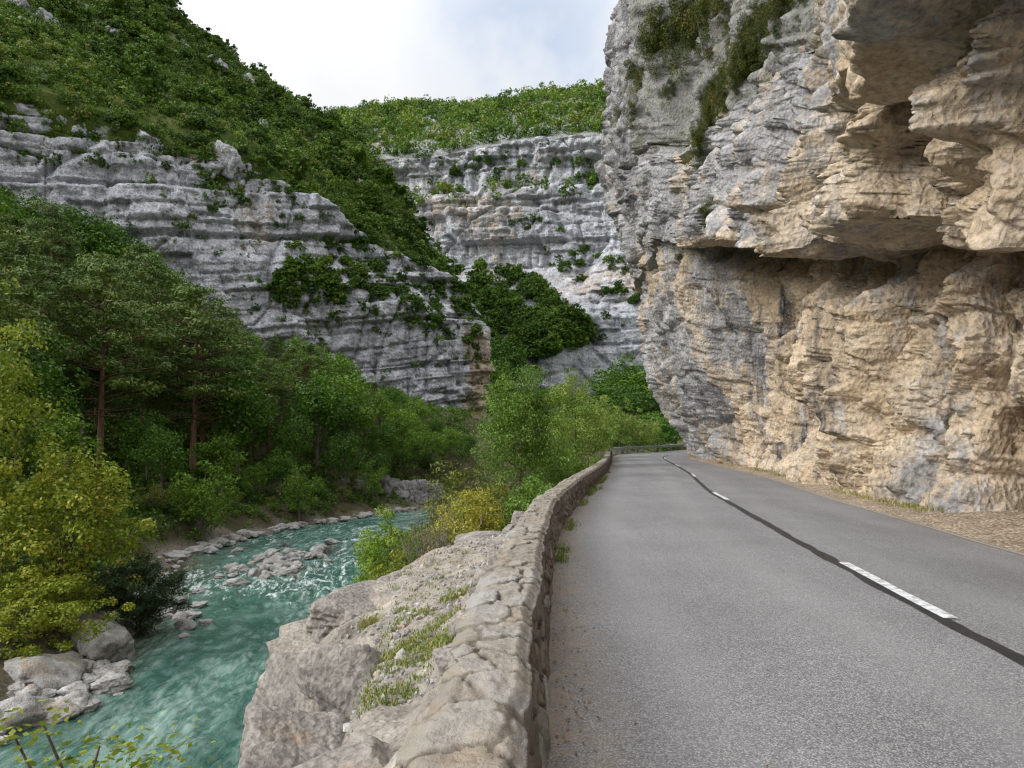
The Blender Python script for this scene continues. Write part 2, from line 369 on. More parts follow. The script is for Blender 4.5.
def water_mat():
    t = NT('turquoise_river'); fl = t.attr('flow', 'Vector'); fo = t.attr('foam'); sh = t.attr('shallow')
    st = t.noise(t.mapv(fl, (1.0, .28, 1)), 1.3, 7, .68, 1.6); st2 = t.noise(t.mapv(fl, (1., .28, 1)), 5., 5, .65, .8); big = t.noise(t.mapv(fl, (.5, .12, 1)), 1.1, 3, .5, .5)
    f = t.math('ADD', t.math('MULTIPLY', st, .62), t.math('MULTIPLY', st2, .38))
    thr = t.math('SUBTRACT', t.math('MULTIPLY_ADD', fo, .265, f), .735)
    foam = t.ramp(t.math('MULTIPLY', thr, 6., clamp=True), [(0, 0.), (1, 1.)])
    deep = t.ramp(big, [(.3, (.018, .072, .054)), (.55, (.042, .115, .09)), (.75, (.10, .185, .155))])
    c = t.mix(t.math('MULTIPLY', t.ramp(f, [(.45, 0.), (.64, .8)]), t.ramp(t.noise(t.mapv(fl, (1, .35, 1)), .22, 4, .6, .6), [(.38, .15), (.62, 1.)])), deep, (.36, .47, .435))
    c = t.mix(t.math('MULTIPLY', sh, .95), c, t.ramp(st2, [(.35, (.06, .055, .03)), (.65, (.17, .145, .095))]))
    c = t.mix(foam, c, (.72, .78, .78))
    h = t.math('ADD', t.math('MULTIPLY', st, 1.), t.math('MULTIPLY', st2, .5))
    rg = t.math('MULTIPLY_ADD', foam, .5, .12)
    return t.done(t.bsdf(c, rg, t.bump(h, .6, .14), .5))
M['water'] = water_mat()
def plain(name, col, rough=.6, metal=0., nscale=8):
    t = NT(name); n = t.noise(t.obj(), nscale, 5, .6)
    return t.done(t.bsdf(t.mix(1., col, t.ramp(n, [(.3, .7), (.7, 1.15)]), 'MULTIPLY'), rough, t.bump(n, .2, .01), .3, metal))
M['rail'] = plain('weathered_steel_rail', (.36, .39, .36), .5, .3)
M['post'] = plain('rail_post', (.22, .23, .21), .6, .3)

# ------------------------------------------------------------------ plan of the road, the river and the slopes
LY = [-60, -20, 0, 3.45, 5.4, 7.2, 10, 12.6, 17.4, 22, 28.7, 38.6, 53, 60, 68, 76, 82, 86, 89, 92, 100]
LX = [-2.2, -.8, 0.02, .165, .28, .40, .6, .86, 1.58, 2.35, 3.57, 5.25, 7.55, 8.5, 10.3, 14., 19.5, 26., 34, 45, 90]
def XL(y): return smooth_lin(np.asarray(y, float), LY, LX, .9)
RY = [-60, -20, 0, 6, 10.1, 13.66, 19.3, 29.5, 38.6, 50, 57, 62, 66, 70, 73, 75, 77, 82]
RX = [5.2, 6.2, 6.7, 7.0, 7.4, 8.1, 9.07, 11.3, 12.9, 14.2, 14.6, 15.4, 17., 20.5, 26., 33, 45, 90]
def XR(y): return smooth_lin(np.asarray(y, float), RY, RX, .9)
def ZR(y): return .55*sst(38, 78, np.asarray(y, float))+1.4*sst(76, 100, np.asarray(y, float))
WATER = -6.4
RIV_Y = [-60, 0, 17, 28, 38, 48, 56, 64, 78, 90, 100, 115, 130, 160, 300]
RIV_R = [-3, -5., -6.6, -7.2, -8, -8.6, -8.6, -8.2, -5.5, 4, 15, 35, 60, 120, 300]
RIV_L = [-12, -12.6, -13.6, -16., -19.5, -23.6, -23, -21.5, -14.6, -8, 0, 18, 40, 90, 250]
def RVR(y): return smooth_lin(y, RIV_Y, RIV_R, 3)
def RVL(y): return smooth_lin(y, RIV_Y, RIV_L, 3)
CB_Y = [-60, 20, 60, 80, 105, 120, 142, 152, 165, 200, 300]
CB_X = [-120, -120, -112, -100, -77, -53.5, -22.7, -8., -2, 20, 60]
CB_Z = [25, 25, 27, 28, 26, 20, 8, 3, 2, 2, 2]

def terrain_z(x, y):
    x = np.asarray(x, float); y = np.asarray(y, float)
    rl, rr, cb = RVL(y), RVR(y), np.minimum(lin(y, CB_Y, CB_X), RVL(y)-8); cz = lin(y, CB_Y, CB_Z)
    xl = XL(y)-.55
    n = fbm(x*.11, y*.11, octv=4, seed=3)
    q = np.clip((rl-x)/np.maximum(rl-cb, 1), 0, 2.0)
    bank = sst(0, 3.5, rl-x)*1.2*(1+.5*vn(x*.2, y*.2, seed=9))
    zl = WATER+.05+bank+(cz-WATER-1.2)*np.clip(q, 0, 1.6)**1.15+n*1.1*sst(0, 10, rl-x)
    c = (x-rl)/np.maximum(rr-rl, 1)
    zb = WATER+.05-1.4*np.sin(np.clip(c, 0, 1)*math.pi)**.6
    qr = np.clip((x-rr)/np.maximum(xl-rr, .5), 0, 1)
    zroad = ZR(y)
    zr_ = WATER+.05+(zroad-.45-WATER)*(qr**.8)+n*.7*np.sin(qr*math.pi)
    z = np.where(x < rl, zl, np.where(x < rr, zb, zr_))
    z = np.where(x > xl, zroad-.14, z)
    return z

# ---- terrain sheet
ty = np.concatenate([np.linspace(-60, 0, 30), np.linspace(1, 60, 190), np.linspace(60.5, 160, 180), np.linspace(163, 300, 40)])
cols = []
for y in ty:
    rl, rr, xl = float(RVL(np.array(y))), float(RVR(np.array(y))), float(XL(y))-.55
    cb = min(float(lin(y, CB_Y, CB_X)), rl-8)
    cols.append(np.concatenate([np.linspace(cb-45, cb, 12)[:-1], np.linspace(cb, rl, 110)[:-1], np.linspace(rl, rr, 22)[:-1], np.linspace(rr, xl, 46), np.linspace(xl+.04, xl+26, 10), np.linspace(xl+30, xl+300, 5)]))
TX = np.array(cols); TYY = np.repeat(ty[:, None], TX.shape[1], 1)
TZ = terrain_z(TX, TYY)
d_riv = np.minimum(np.abs(TX-RVL(TYY)), np.abs(TX-RVR(TYY)))
grav = sst(2.2, .2, d_riv+1.5*vn(TX*.5, TYY*.5, seed=5))
grav = np.where((TX > RVL(TYY)) & (TX < RVR(TYY)), 1., grav)
P = np.stack([TX, TYY, TZ], -1)
o = link('ground', raw_mesh('ground', P.reshape(-1, 3), grid_faces(*TX.shape), M['ground'], True, {'gravel': ('POINT', grav.ravel())}))
tag(o, kind='structure')
g = 4000.
o = link('terrain', raw_mesh('terrain', [(-g, -g, -9), (g, -g, -9), (g, g, -9), (-g, g, -9)], [(0, 1, 2, 3)], M['hill'])); tag(o, kind='structure')

# ---- river
ry = np.concatenate([np.linspace(-40, 12, 60), np.linspace(12.1, 85, 620), np.linspace(85.5, 140, 60)])
u = np.linspace(-.14, 1.14, 120)
rl, rr = RVL(ry), RVR(ry)
WX = rl[:, None]+(rr-rl)[:, None]*u[None]; WY = np.repeat(ry[:, None], len(u), 1)
rap = lin(ry, [-40, 16, 24, 31, 36, 44, 52, 58, 66, 74, 90], [.1, .15, .25, .25, .55, .75, .7, .95, .9, .35, .3])[:, None]
FOAM = rap*(.8+.35*vn(WX*.25, WY*.12, seed=41))
FOAM = FOAM+.35*np.exp(-((WX+12.5)**2/14+(WY-39)**2/30))+.3*np.exp(-((WX+18)**2/10+(WY-37)**2/40))
SH = sst(.34, .0, u)[None]*sst(15, 22, WY)*sst(60, 45, WY)*(.75+.5*vn(WX*.5, WY*.4, seed=44))+sst(.10, -.02, u)[None]*.8
SH = np.clip(SH, 0, 1)
along = np.concatenate([[0], np.cumsum(np.hypot(np.diff((rl+rr)/2), np.diff(ry)))])
FLOW = np.stack([(u[None]-.5)*(rr-rl)[:, None], np.repeat(along[:, None], len(u), 1), 0*WX], -1)
wz = WATER+.10*fbm(FLOW[..., 0]*.8, FLOW[..., 1]*.35, octv=4, seed=22)*(.35+rap)+.06*fbm(FLOW[..., 0]*2.2, FLOW[..., 1]*1.1, octv=3, seed=25)
o = link('river', raw_mesh('river', np.stack([WX, WY, wz], -1).reshape(-1, 3), grid_faces(*WX.shape), M['water'], True,
    {'flow': ('POINT', FLOW.reshape(-1, 3)), 'foam': ('POINT', FOAM.ravel()), 'shallow': ('POINT', SH.ravel())}))
tag(o, kind='structure')

# ---- road, shoulder, markings
sy = np.concatenate([np.linspace(-50, 2, 40), np.geomspace(2.1, 78, 260), np.linspace(78.5, 92, 40)])
def strip(y0a, fl, fr, nc, dz):
    f = np.linspace(0, 1, nc)
    a, b = fl(y0a), fr(y0a)
    return np.stack([a[:, None]+(b-a)[:, None]*f[None], np.repeat(y0a[:, None], nc, 1), np.repeat(ZR(y0a)[:, None], nc, 1)+dz], -1)
# past the bend the two edges are followed by arc length, not by Y
def edge_curve(fx, y1, n):
    yy = np.linspace(-50, y1, 4000); xx = fx(yy); s = np.concatenate([[0], np.cumsum(np.hypot(np.diff(xx), np.diff(yy)))])
    # spacing growing with distance from the camera
    dens = 1/np.maximum(np.abs(yy), 4); cd = np.concatenate([[0], np.cumsum(dens[1:]*np.diff(s))]); q = np.linspace(0, cd[-1], n)
    return np.stack([np.interp(q, cd, xx), np.interp(q, cd, yy)], 1)
EL = edge_curve(XL, 97, 420); 
yyr = np.linspace(-50, 80, 4000); xxr = XR(yyr)
# right edge sampled at the points nearest to each left-edge point
def nearest_on(fx, ymax, Pq):
    yy = np.linspace(-50, ymax, 3000); xx = fx(yy)
    idx = [int(np.argmin((xx-p[0])**2+(yy-p[1])**2)) for p in Pq]
    idx = np.maximum.accumulate(idx)
    return np.stack([xx[idx], yy[idx]], 1)
ER = nearest_on(XR, 81, EL)
k = np.ones(9)/9
for c in (0, 1): ER[4:-4, c] = np.convolve(ER[:, c], k, 'valid')
f = np.linspace(0, 1, 40)
RP = EL[:, None]+(ER-EL)[:, None]*f[None, :, None]
rz = ZR(RP[..., 1])+.05*np.sin(f*math.pi)[None]-.0
edge = np.maximum(sst(.09, .0, f)*1.0, sst(.93, 1., f)*.9)[None]+0*rz
lw = sum(np.exp(-((f-c_)/.045)**2) for c_ in (.13, .38, .64, .88)); LNS = np.stack([np.repeat(lw[None], len(EL), 0), 0*rz, 0*rz], -1)
road = link('road', raw_mesh('road', np.concatenate([RP, rz[..., None]], -1).reshape(-1, 3), grid_faces(*rz.shape, flip=True), M['asphalt'], True, {'edge': ('POINT', edge.ravel()), 'lanes': ('POINT', LNS.reshape(-1, 3))}))
tag(road, kind='structure')
# gravel shoulder between road and cliff
f2 = np.linspace(0, 1, 30)
nrm = np.gradient(ER, axis=0); nrm = np.stack([nrm[:, 1], -nrm[:, 0]], 1); nrm /= np.linalg.norm(nrm, axis=1, keepdims=True)
for c in (0, 1): nrm[8:-8, c] = np.convolve(nrm[:, c], np.ones(17)/17, 'valid')
wd = 5.5*lin(ER[:, 1], [-50, 12, 24, 40, 90], [1.2, 1.2, .8, .7, .5])
SP = ER[:, None]-nrm[:, None]*.12+nrm[:, None]*(wd[:, None]*f2[None])[..., None]
sz = ZR(SP[..., 1])-.02+.42*(f2**1.2)[None]*lin(ER[:, 1], [-50, 10, 16, 24, 90], [1.4, 1.4, 1.2, .8, .6])[:, None]+.05*fbm(SP[..., 0]*1.3, SP[..., 1]*1.3, octv=4, seed=8)*sst(.03, .3, f2)[None]
o = link('road_shoulder', raw_mesh('road_shoulder', np.concatenate([SP, sz[..., None]], -1).reshape(-1, 3), grid_faces(*sz.shape, flip=True), M['shoulder'])); tag(o, kind='structure')

CYc = [-50, 0, 3, 4.89, 6.15, 9.03, 12.6, 19, 22, 32.5, 35.5, 45, 48, 56, 62, 68, 74, 80]
CXc = [2.0, 3.3, 3.45, 3.60, 3.76, 4.20, 4.74, 5.79, 6.22, 8.4, 9.03, 10.7, 11.1, 12.2, 13.4, 15.7, 19.6, 26]
def XC(y): return smooth_lin(np.asarray(y, float), CYc, CXc, 1.6)
def ribbon(y0, y1, n, off, wid, dz, wob=0, seed=0):
    yy = np.linspace(y0, y1, n); xx = XC(yy)+off; t = np.stack([np.gradient(xx), np.gradient(yy)], 1); t /= np.linalg.norm(t, axis=1, keepdims=True)
    nn = np.stack([t[:, 1], -t[:, 0]], 1)
    w1 = wid/2*(1+wob*fbm(yy*1.7, yy*0+seed, octv=3, seed=seed)); w2 = wid/2*(1+wob*fbm(yy*1.9, yy*0+seed+7, octv=3, seed=seed+5))
    A = np.stack([xx, yy], 1)-nn*w1[:, None]; B = np.stack([xx, yy], 1)+nn*w2[:, None]
    Q = np.stack([A, (A+B)/2, B], 1)
    # height of the road surface below
    zz = ZR(Q[..., 1])+.05*np.sin(np.clip((Q[..., 0]-XL(Q[..., 1]))/(XR(Q[..., 1])-XL(Q[..., 1])), 0, 1)*math.pi)+dz
    return np.concatenate([Q, zz[..., None]], -1)
def ribbon_obj(name, Q, mat, parent): return link(name, raw_mesh(name, Q.reshape(-1, 3), grid_faces(Q.shape[0], Q.shape[1], flip=True), mat), parent)
ribbon_obj('tar_seam', ribbon(-8, 66, 500, .0, .15, .006, .28, 3), M['tar'], road)
s0 = 6.15
for (a, b) in ((-7.2, -4.2), (6.15, 9.05), (19.05, 21.95), (32.1, 35.0), (45.0, 47.8), (57.5, 60)):
    ribbon_obj('lane_dash', ribbon(a, b, 40, .085 if a > 0 else .08, .125, .011, .06, int(a)+20), M['paint'], road)
# faded edge line along the right side
for (a, b) in ((4, 34),):
    yy = np.linspace(a, b, 200); xx = XR(yy)-.12; Q = np.stack([np.stack([xx-.045, yy, ZR(yy)+.013], 1), np.stack([xx+.03*(1+.5*vn(yy*2, yy*0)), yy, ZR(yy)+.012], 1)], 1)
    ribbon_obj('edge_line', Q, plain('faded_edge_line', (.33, .30, .26), .9, 0, 20), road)

# ------------------------------------------------------------------ parapet wall
def wall_loft():
    yy = np.concatenate([np.linspace(-3, 1.2, 60), np.arange(1.2, 9, .016), np.arange(9, 20, .03), np.arange(20, 60.6, .08)])
    xx = XL(yy); t = np.stack([np.gradient(xx, yy), np.ones_like(yy)], 1); t /= np.linalg.norm(t, axis=1, keepdims=True)
    nn = np.stack([t[:, 1], -t[:, 0]], 1)     # towards the road
    ss = np.concatenate([[0], np.cumsum(np.hypot(np.diff(xx), np.diff(yy)))])
    return yy, xx, nn, ss
yyw, xxw, nnw, ssw = wall_loft()
WH = .60
def wall_top(y): return WH+ZR(y)
root = bpy.data.objects.new('stone_wall', None); COL.objects.link(root); root.location = (0.0, 3.0, 0)
tag(root, 'low rubble stone parapet wall curving along the road edge above the river', 'wall')
def to_local(Pq): return Pq-np.array([0., 3., 0.])
# road face
nv = 46; v = np.linspace(0, 1, nv)
S_, V_ = np.meshgrid(ssw, v, indexing='ij')
Hh = V_*WH
wx_, wy_ = S_*2.9+.3*vn(S_*3, Hh*3, seed=60), Hh*5.2+.3*vn(S_*3, Hh*3, seed=61)
f1, f2_, idn, off = worley2(wx_, wy_, 62)
jt = sst(.16, .03, f2_-f1)
disp = .045*sst(0, .22, f2_-f1)+.03*(idn-.5)+.05*off+.018*fbm(S_*6, Hh*6, octv=3, seed=63)
batter = .085*(1-V_)
outw = -.125+batter*1.2+disp*.8
Pw = np.stack([xxw[:, None]+nnw[:, :1]*outw, yyw[:, None]+nnw[:, 1:]*outw, np.repeat(ZR(yyw)[:, None], nv, 1)-.04+Hh*.90], -1)
mossf = sst(12, 26, Pw[..., 1])*.8*sst(.75, .2, V_)+.15
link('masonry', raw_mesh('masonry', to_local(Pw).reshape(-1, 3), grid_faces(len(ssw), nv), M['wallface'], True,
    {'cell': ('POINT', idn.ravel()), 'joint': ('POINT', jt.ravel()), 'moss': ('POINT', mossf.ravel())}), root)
# coping: top and outer side
NL = 10
acr = np.concatenate([np.full(NL, .045)-np.linspace(-.02, 0, NL)*0, np.linspace(.045, .46, 40), np.full(14, .46)+np.linspace(0.004, .09, 14)])
ldrop = np.concatenate([np.linspace(.20, .012, NL), np.zeros(54)])
drop = np.concatenate([np.full(40+NL, 0.), np.linspace(.03, 1.15, 14)])
S_, A_ = np.meshgrid(ssw, acr, indexing='ij'); D_ = np.repeat(drop[None], len(ssw), 0)
ww = A_+D_-ldrop[None]
wx_, wy_ = S_*3.0+.30*vn(S_*3.5, ww*3.5, seed=70)+.10*vn(S_*13, ww*13, seed=68), ww*3.5+.30*vn(S_*3.5, ww*3.5, seed=71)+.10*vn(S_*13, ww*13, seed=69)
f1, f2_, idn, off = worley2(wx_, wy_, 72)
big1, big2, idb, ofb = worley2(S_*.9+.3*vn(S_, ww, seed=75), ww*1.9, 73)
crackm = sst(.055, .02, f2_-f1)*sst(-.25, .1, vn(S_*2.2, ww*2.2, seed=77))
jt = sst(.12, .05, f2_-f1)*.9
disp = .009*sst(.03, .12, f2_-f1)+.016*(idn-.5)*sst(0, .1, f2_-f1)+.016*off+.008*fbm(S_*5, ww*5, octv=3, seed=74)+.008*ridged(S_*14, ww*7, octv=4, seed=79, gain=.62)-.038*crackm+.012*(idb-.5)
disp = disp-.02
edge_drop = sst(.12, .045, A_)*.05+sst(.36, .47, A_)*.04
wob = .022*fbm(S_*2.6, S_*0, octv=4, seed=78)
top = ZR(yyw)[:, None]+WH+np.where(D_ == 0, np.where(ldrop[None] > 0, disp[:, NL:NL+1], disp), disp[:, NL+39:NL+40])-edge_drop-D_-ldrop[None]
lat = -(A_+wob*sst(.3, .05, A_)+.07*(idb-.5)*sst(.25, .46, A_))-np.where(D_ > 0, disp*1.2, 0)
xin = .0
Pc = np.stack([xxw[:, None]+nnw[:, :1]*(lat-.02), yyw[:, None]+nnw[:, 1:]*(lat-.02), top], -1)
mossc = .25*sst(.3, .46, A_)+.12
link('coping', raw_mesh('coping', to_local(Pc).reshape(-1, 3), grid_faces(len(ssw), len(acr), flip=True), M['coping'], True,
    {'crack': ('POINT', crackm.ravel()), 'cell': ('POINT', (.5*idn+.5*idb).ravel()), 'joint': ('POINT', jt.ravel()), 'moss': ('POINT', mossc.ravel())}), root)
# rounded end of the wall at the bend
e = len(yyw)-1
mb = MB()
for k_ in range(1):
    cxe, cye = xxw[e]-.22*nnw[e, 0], yyw[e]-.22*nnw[e, 1]
    path = [(cxe, cye, ZR(yyw[e])-.3), (cxe, cye, ZR(yyw[e])+.3), (cxe, cye, ZR(yyw[e])+.57)]
    mb.tube(path, [.3, .28, .24], 14)
link('wall_end', mb.mesh('wall_end', M['boulder']), root).location = (0, -3, 0)

# ------------------------------------------------------------------ rock ledge outside the wall
def ledge():
    ey = [0.5, 2.2, 3.2, 3.75, 4.4, 5.0, 6, 7.1, 8.1, 9.0, 9.8, 10.6, 11.4]
    ex = [-.85, -1.05, -1.18, -1.22, -1.36, -1.52, -1.72, -1.85, -1.72, -1.45, -1.05, -.5, .35]
    yy = np.concatenate([np.arange(.5, 9.5, .025), np.arange(9.5, 11.4, .03)])
    e = np.interp(yy, ey, ex)+.12*fbm(yy*1.1, yy*0, octv=4, seed=90)
    w = XL(yy)-.40
    nt, nd = 70, 80
    t = np.linspace(0, 1, nt); d = np.linspace(0, 1, nd+1)[1:]
    X = np.concatenate([w[:, None]+(e-w)[:, None]*t[None], e[:, None]+(-.25*np.sin(d*3.0)+.9*d**1.5*-.8)[None]], 1)
    zt = .46-.30*t[None]**1.4-.02*(yy[:, None]-2)*t[None]
    zt = zt-.10*sst(.12, .3, t)[None]*sst(1.0, 2.6, yy)[:, None]*sst(7.5, 5.5, yy)[:, None]
    zt = zt-.30*sst(.5, .75, t)[None]*(sst(2.6, 3.3, yy)*sst(5.9, 5.3, yy))[:, None]
    Z = np.concatenate([zt+0*X[:, :nt], zt[:, -1:]-(d**1.0*7.2)[None]], 1)
    Y = np.repeat(yy[:, None], nt+nd, 1)
    rd = np.concatenate([np.zeros(nt), np.ones(nd)])[None]
    # blocky steps and pitted surface
    f1, f2, idn, off = worley(X*.75+.2*vn(X, Y, Z, 91), Y*.55, Z*.8, 92)
    b1, b2, idb, ofb = worley(X*2.6, Y*2.0, Z*2.2, 95)
    near_edge = np.concatenate([sst(.35, .9, t), np.ones(nd)])[None]
    flat = .10*(idn-.5)*near_edge+.10*off*near_edge-.10*sst(.09, 0, f2-f1)*near_edge+.05*fbm(X*2, Y*2, Z*2, 5, 96)+.035*(idb-.5)*near_edge-.02*sst(.06, 0, b2-b1)
    side = .55*(idn-.5)+.5*off-.25*sst(.1, 0, f2-f1)+.16*fbm(X*1.5, Y*1.5, Z*1.5, 5, 97)+.1*(idb-.5)
    edge_round = np.concatenate([sst(.85, 1, t)*.10, np.zeros(nd)])[None]
    Z2 = Z+flat-edge_round; X2 = X-rd*side*np.concatenate([np.zeros(nt), sst(0, .05, d)])[None]
    tan = np.clip(.12+.4*fbm(X*.9, Y*.9, Z*.9, 3, 98), 0, 1)
    return X2, Y, Z2, tan
lx, ly, lz, ltan = ledge()
zero = np.zeros(lx.size)
ledge_me = raw_mesh('rock_ledge', np.stack([lx, ly, lz], -1).reshape(-1, 3), grid_faces(*lx.shape, flip=True), M['ledge'], True,
    {'tan': ('POINT', ltan.ravel()), 'stain': ('POINT', zero+.3), 'moss': ('POINT', zero)})
o = link('rock_ledge', ledge_me); tag(o, 'flat grey limestone ledge with gravel and grass outside the parapet, dropping to the river', 'rock ledge')
LB = BVHTree.FromPolygons([tuple(p) for p in np.stack([lx, ly, lz], -1)[::2, :70:2].reshape(-1, 3)], [tuple(f) for f in grid_faces(*lx[::2, :70:2].shape, flip=True).tolist()])
def ledge_z(x, y):
    h = LB.ray_cast(Vector((x, y, 3)), Vector((0, 0, -1)))
    return h[0].z if h[0] else -9.

# ------------------------------------------------------------------ boulders
import bmesh
def ico(sub):
    bm = bmesh.new(); bmesh.ops.create_icosphere(bm, subdivisions=sub, radius=1)
    V = np.array([v.co[:] for v in bm.verts]); Fc = np.array([[v.index for v in f.verts] for f in bm.faces]); bm.free()
    return V, Fc
ICO = {s: ico(s) for s in (3, 4, 5, 6)}
def rock_mesh(name, seed, size, mat, sub=4, planes=14, rough=.05, flat=.0, nsc=2.0, boxy=.0):
    r = np.random.default_rng(seed)
    V, Fc = ICO[sub]
    N = r.normal(size=(planes, 3)); N /= np.linalg.norm(N, axis=1, keepdims=True); D = r.uniform(.62, .95, planes)
    if boxy:
        B = np.array([(1,0,0),(-1,0,0),(0,1,0),(0,-1,0),(0,0,1),(0,0,-1)], float)+r.normal(size=(6, 3))*.18
        B /= np.linalg.norm(B, axis=1, keepdims=True); N = np.vstack([N, B]); D = np.concatenate([D, r.uniform(.6, .72, 6)])
    dots = V@N.T
    rr_ = np.where(dots > .05, D[None]/np.maximum(dots, .05), 9.)
    k_ = 34.
    rad_ = -np.log(np.exp(-k_*np.minimum(rr_, 3)).sum(1)+np.exp(-k_*1.15))/k_
    Pq = V*rad_[:, None]
    q = Pq*nsc+seed*3.1
    b1, b2, idb, ofb = worley(q[:, 0]*1.3, q[:, 1]*1.3, q[:, 2]*1.3, seed)
    Pq = Pq*(1+rough*fbm(q[:, 0], q[:, 1], q[:, 2], 5, seed)+rough*.9*(idb-.5)+rough*1.2*ofb-rough*.8*sst(.08, 0, b2-b1))[:, None]
    Pq = Pq*np.array(size)/2*1.15
    z_ = np.zeros(len(V))
    tan = np.clip(.05+.45*fbm(q[:, 0]*.5, q[:, 1]*.5, q[:, 2]*.5, 3, seed+3), 0, 1)
    return raw_mesh(name, Pq, Fc, mat, True, {'tan': ('POINT', tan), 'stain': ('POINT', z_+.4), 'moss': ('POINT', z_)})
def rock(name, seed, loc, size, rot, label, cat, mat='boulder', group=None, **kw):
    o = link(name, rock_mesh(name, seed, size, M[mat], **kw), None, loc); o.rotation_euler = rot
    return tag(o, label, cat, group)
def at(px, py, Y): return ((px-HX)/F*Y, Y, CAM_Z+(HY-py)/F*Y)

rock('boulder', 11, (-1.14, 3.75, -.46), (.95, 1.25, 1.2), (.1, .15, .3), 'big rounded grey boulder hanging over the river at the ledge corner', 'boulder', sub=6, rough=.045, boxy=1, planes=9)
rock('boulder', 12, (-1.4, 5.1, -.5), (.9, 1.3, 1.25), (0, .2, .9), 'brown-faced upright boulder behind the big rounded boulder on the ledge edge', 'boulder', sub=6, rough=.06, boxy=1, planes=8)
rock('boulder', 13, (-.62, 2.8, .0), (.8, .9, .8), (.05, -.1, .5), 'pale flat-topped boulder built against the near end of the coping', 'boulder', sub=6, rough=.04, boxy=1, planes=9)
rock('boulder', 14, (-1.08, 4.7, -.02), (.5, .75, .5), (.2, 0, 1.2), 'small grey angular boulder resting on the gravel of the ledge', 'boulder', sub=5, rough=.07, planes=12)
rock('rock_slab', 15, (-.25, 9.6, .22), (1.25, 1.3, .34), (.03, -.06, .4), 'flat brownish rock slab at the far end of the ledge below the wall', 'rock slab', sub=6, rough=.04, boxy=1, planes=8)
rock('rock_slab', 16, (-1.4, 7.0, -.02), (.8, 1.9, .4), (.05, .1, -.2), 'thin grey slab tilted along the river edge of the ledge', 'rock slab', sub=5, rough=.05, boxy=1, planes=8)
rock('boulder', 17, (-.75, 8.6, .12), (.55, .6, .2), (0, 0, .7), 'low grey block lying mid-ledge before the brownish slab', 'boulder', sub=5, rough=.06, boxy=1)

# coping loose stones on the outer side
rr0 = np.random.default_rng(5)
for i, (y, dx, s_) in enumerate([(3.5, -.47, .16), (4.25, -.49, .20), (5.0, -.48, .15), (5.7, -.5, .24), (6.5, -.49, .18), (7.6, -.5, .24), (8.9, -.5, .2), (10.2, -.5, .26)]):
    x = float(XL(y))+dx
    o = link('coping_stone', rock_mesh('coping_stone', 30+i, (s_*1.2, s_*1.5, s_*.9), M['boulder'], sub=4, rough=.07, boxy=1), None, (x, y, .50-.0*i)); o.rotation_euler = (0, 0, i*.9)
    tag(o, 'loose grey stone bedded along the river side of the coping', 'stone', 'loose stones along the outer coping edge')

# pebbles on the ledge (ground cover)
def pebbles(name, pts, sizes, mat, seed):
    r = np.random.default_rng(seed); Vb, Fb = ICO[3][0], ICO[3][1]
    bm = bmesh.new(); bmesh.ops.create_icosphere(bm, subdivisions=1, radius=1); Vb = np.array([v.co[:] for v in bm.verts]); Fb = np.array([[v.index for v in f.verts] for f in bm.faces]); bm.free()
    VV, FF, tt = [], [], []
    for i, (p, s_) in enumerate(zip(pts, sizes)):
        V = Vb*(1+.35*r.uniform(-1, 1, (len(Vb), 1)))*s_*r.uniform(.5, 1.2, 3)
        a = r.uniform(0, 6.28); R = np.array([(math.cos(a), -math.sin(a), 0), (math.sin(a), math.cos(a), 0), (0, 0, 1)])
        VV.append(V@R.T+np.array(p)); FF.append(Fb+len(Vb)*i); tt.append(np.full(len(Vb), r.uniform(0, .7)))
    n = sum(map(len, VV))
    return raw_mesh(name, np.concatenate(VV), np.concatenate(FF), mat, False, {'tan': ('POINT', np.concatenate(tt)), 'stain': ('POINT', np.zeros(n)), 'moss': ('POINT', np.zeros(n))})
pts, szs = [], []
for i in range(3800):
    y = 2.6+10*rr0.random()**1.6; x = float(XL(y))-.5-1.25*rr0.random()
    d = vn(np.array([x*1.6]), np.array([y*1.2]), seed=33)[0]
    if d < -.25 or ledge_z(x, y) < -1: continue
    pts.append((x, y, ledge_z(x, y)+.003)); szs.append(.006+.022*rr0.random()**3)
for i in range(260):
    y = 4.1+1.5*rr0.random(); x = -1.05+.3*rr0.normal()*.6
    if x > float(XL(y))-.6 or ledge_z(x, y) < -1: continue
    pts.append((x, y, ledge_z(x, y)+.008)); szs.append(.018+.035*rr0.random()**2)
o = link('gravel', pebbles('gravel', pts, szs, M['river_rock'], 7)); tag(o, 'loose pale gravel strewn over the ledge', kind='stuff')

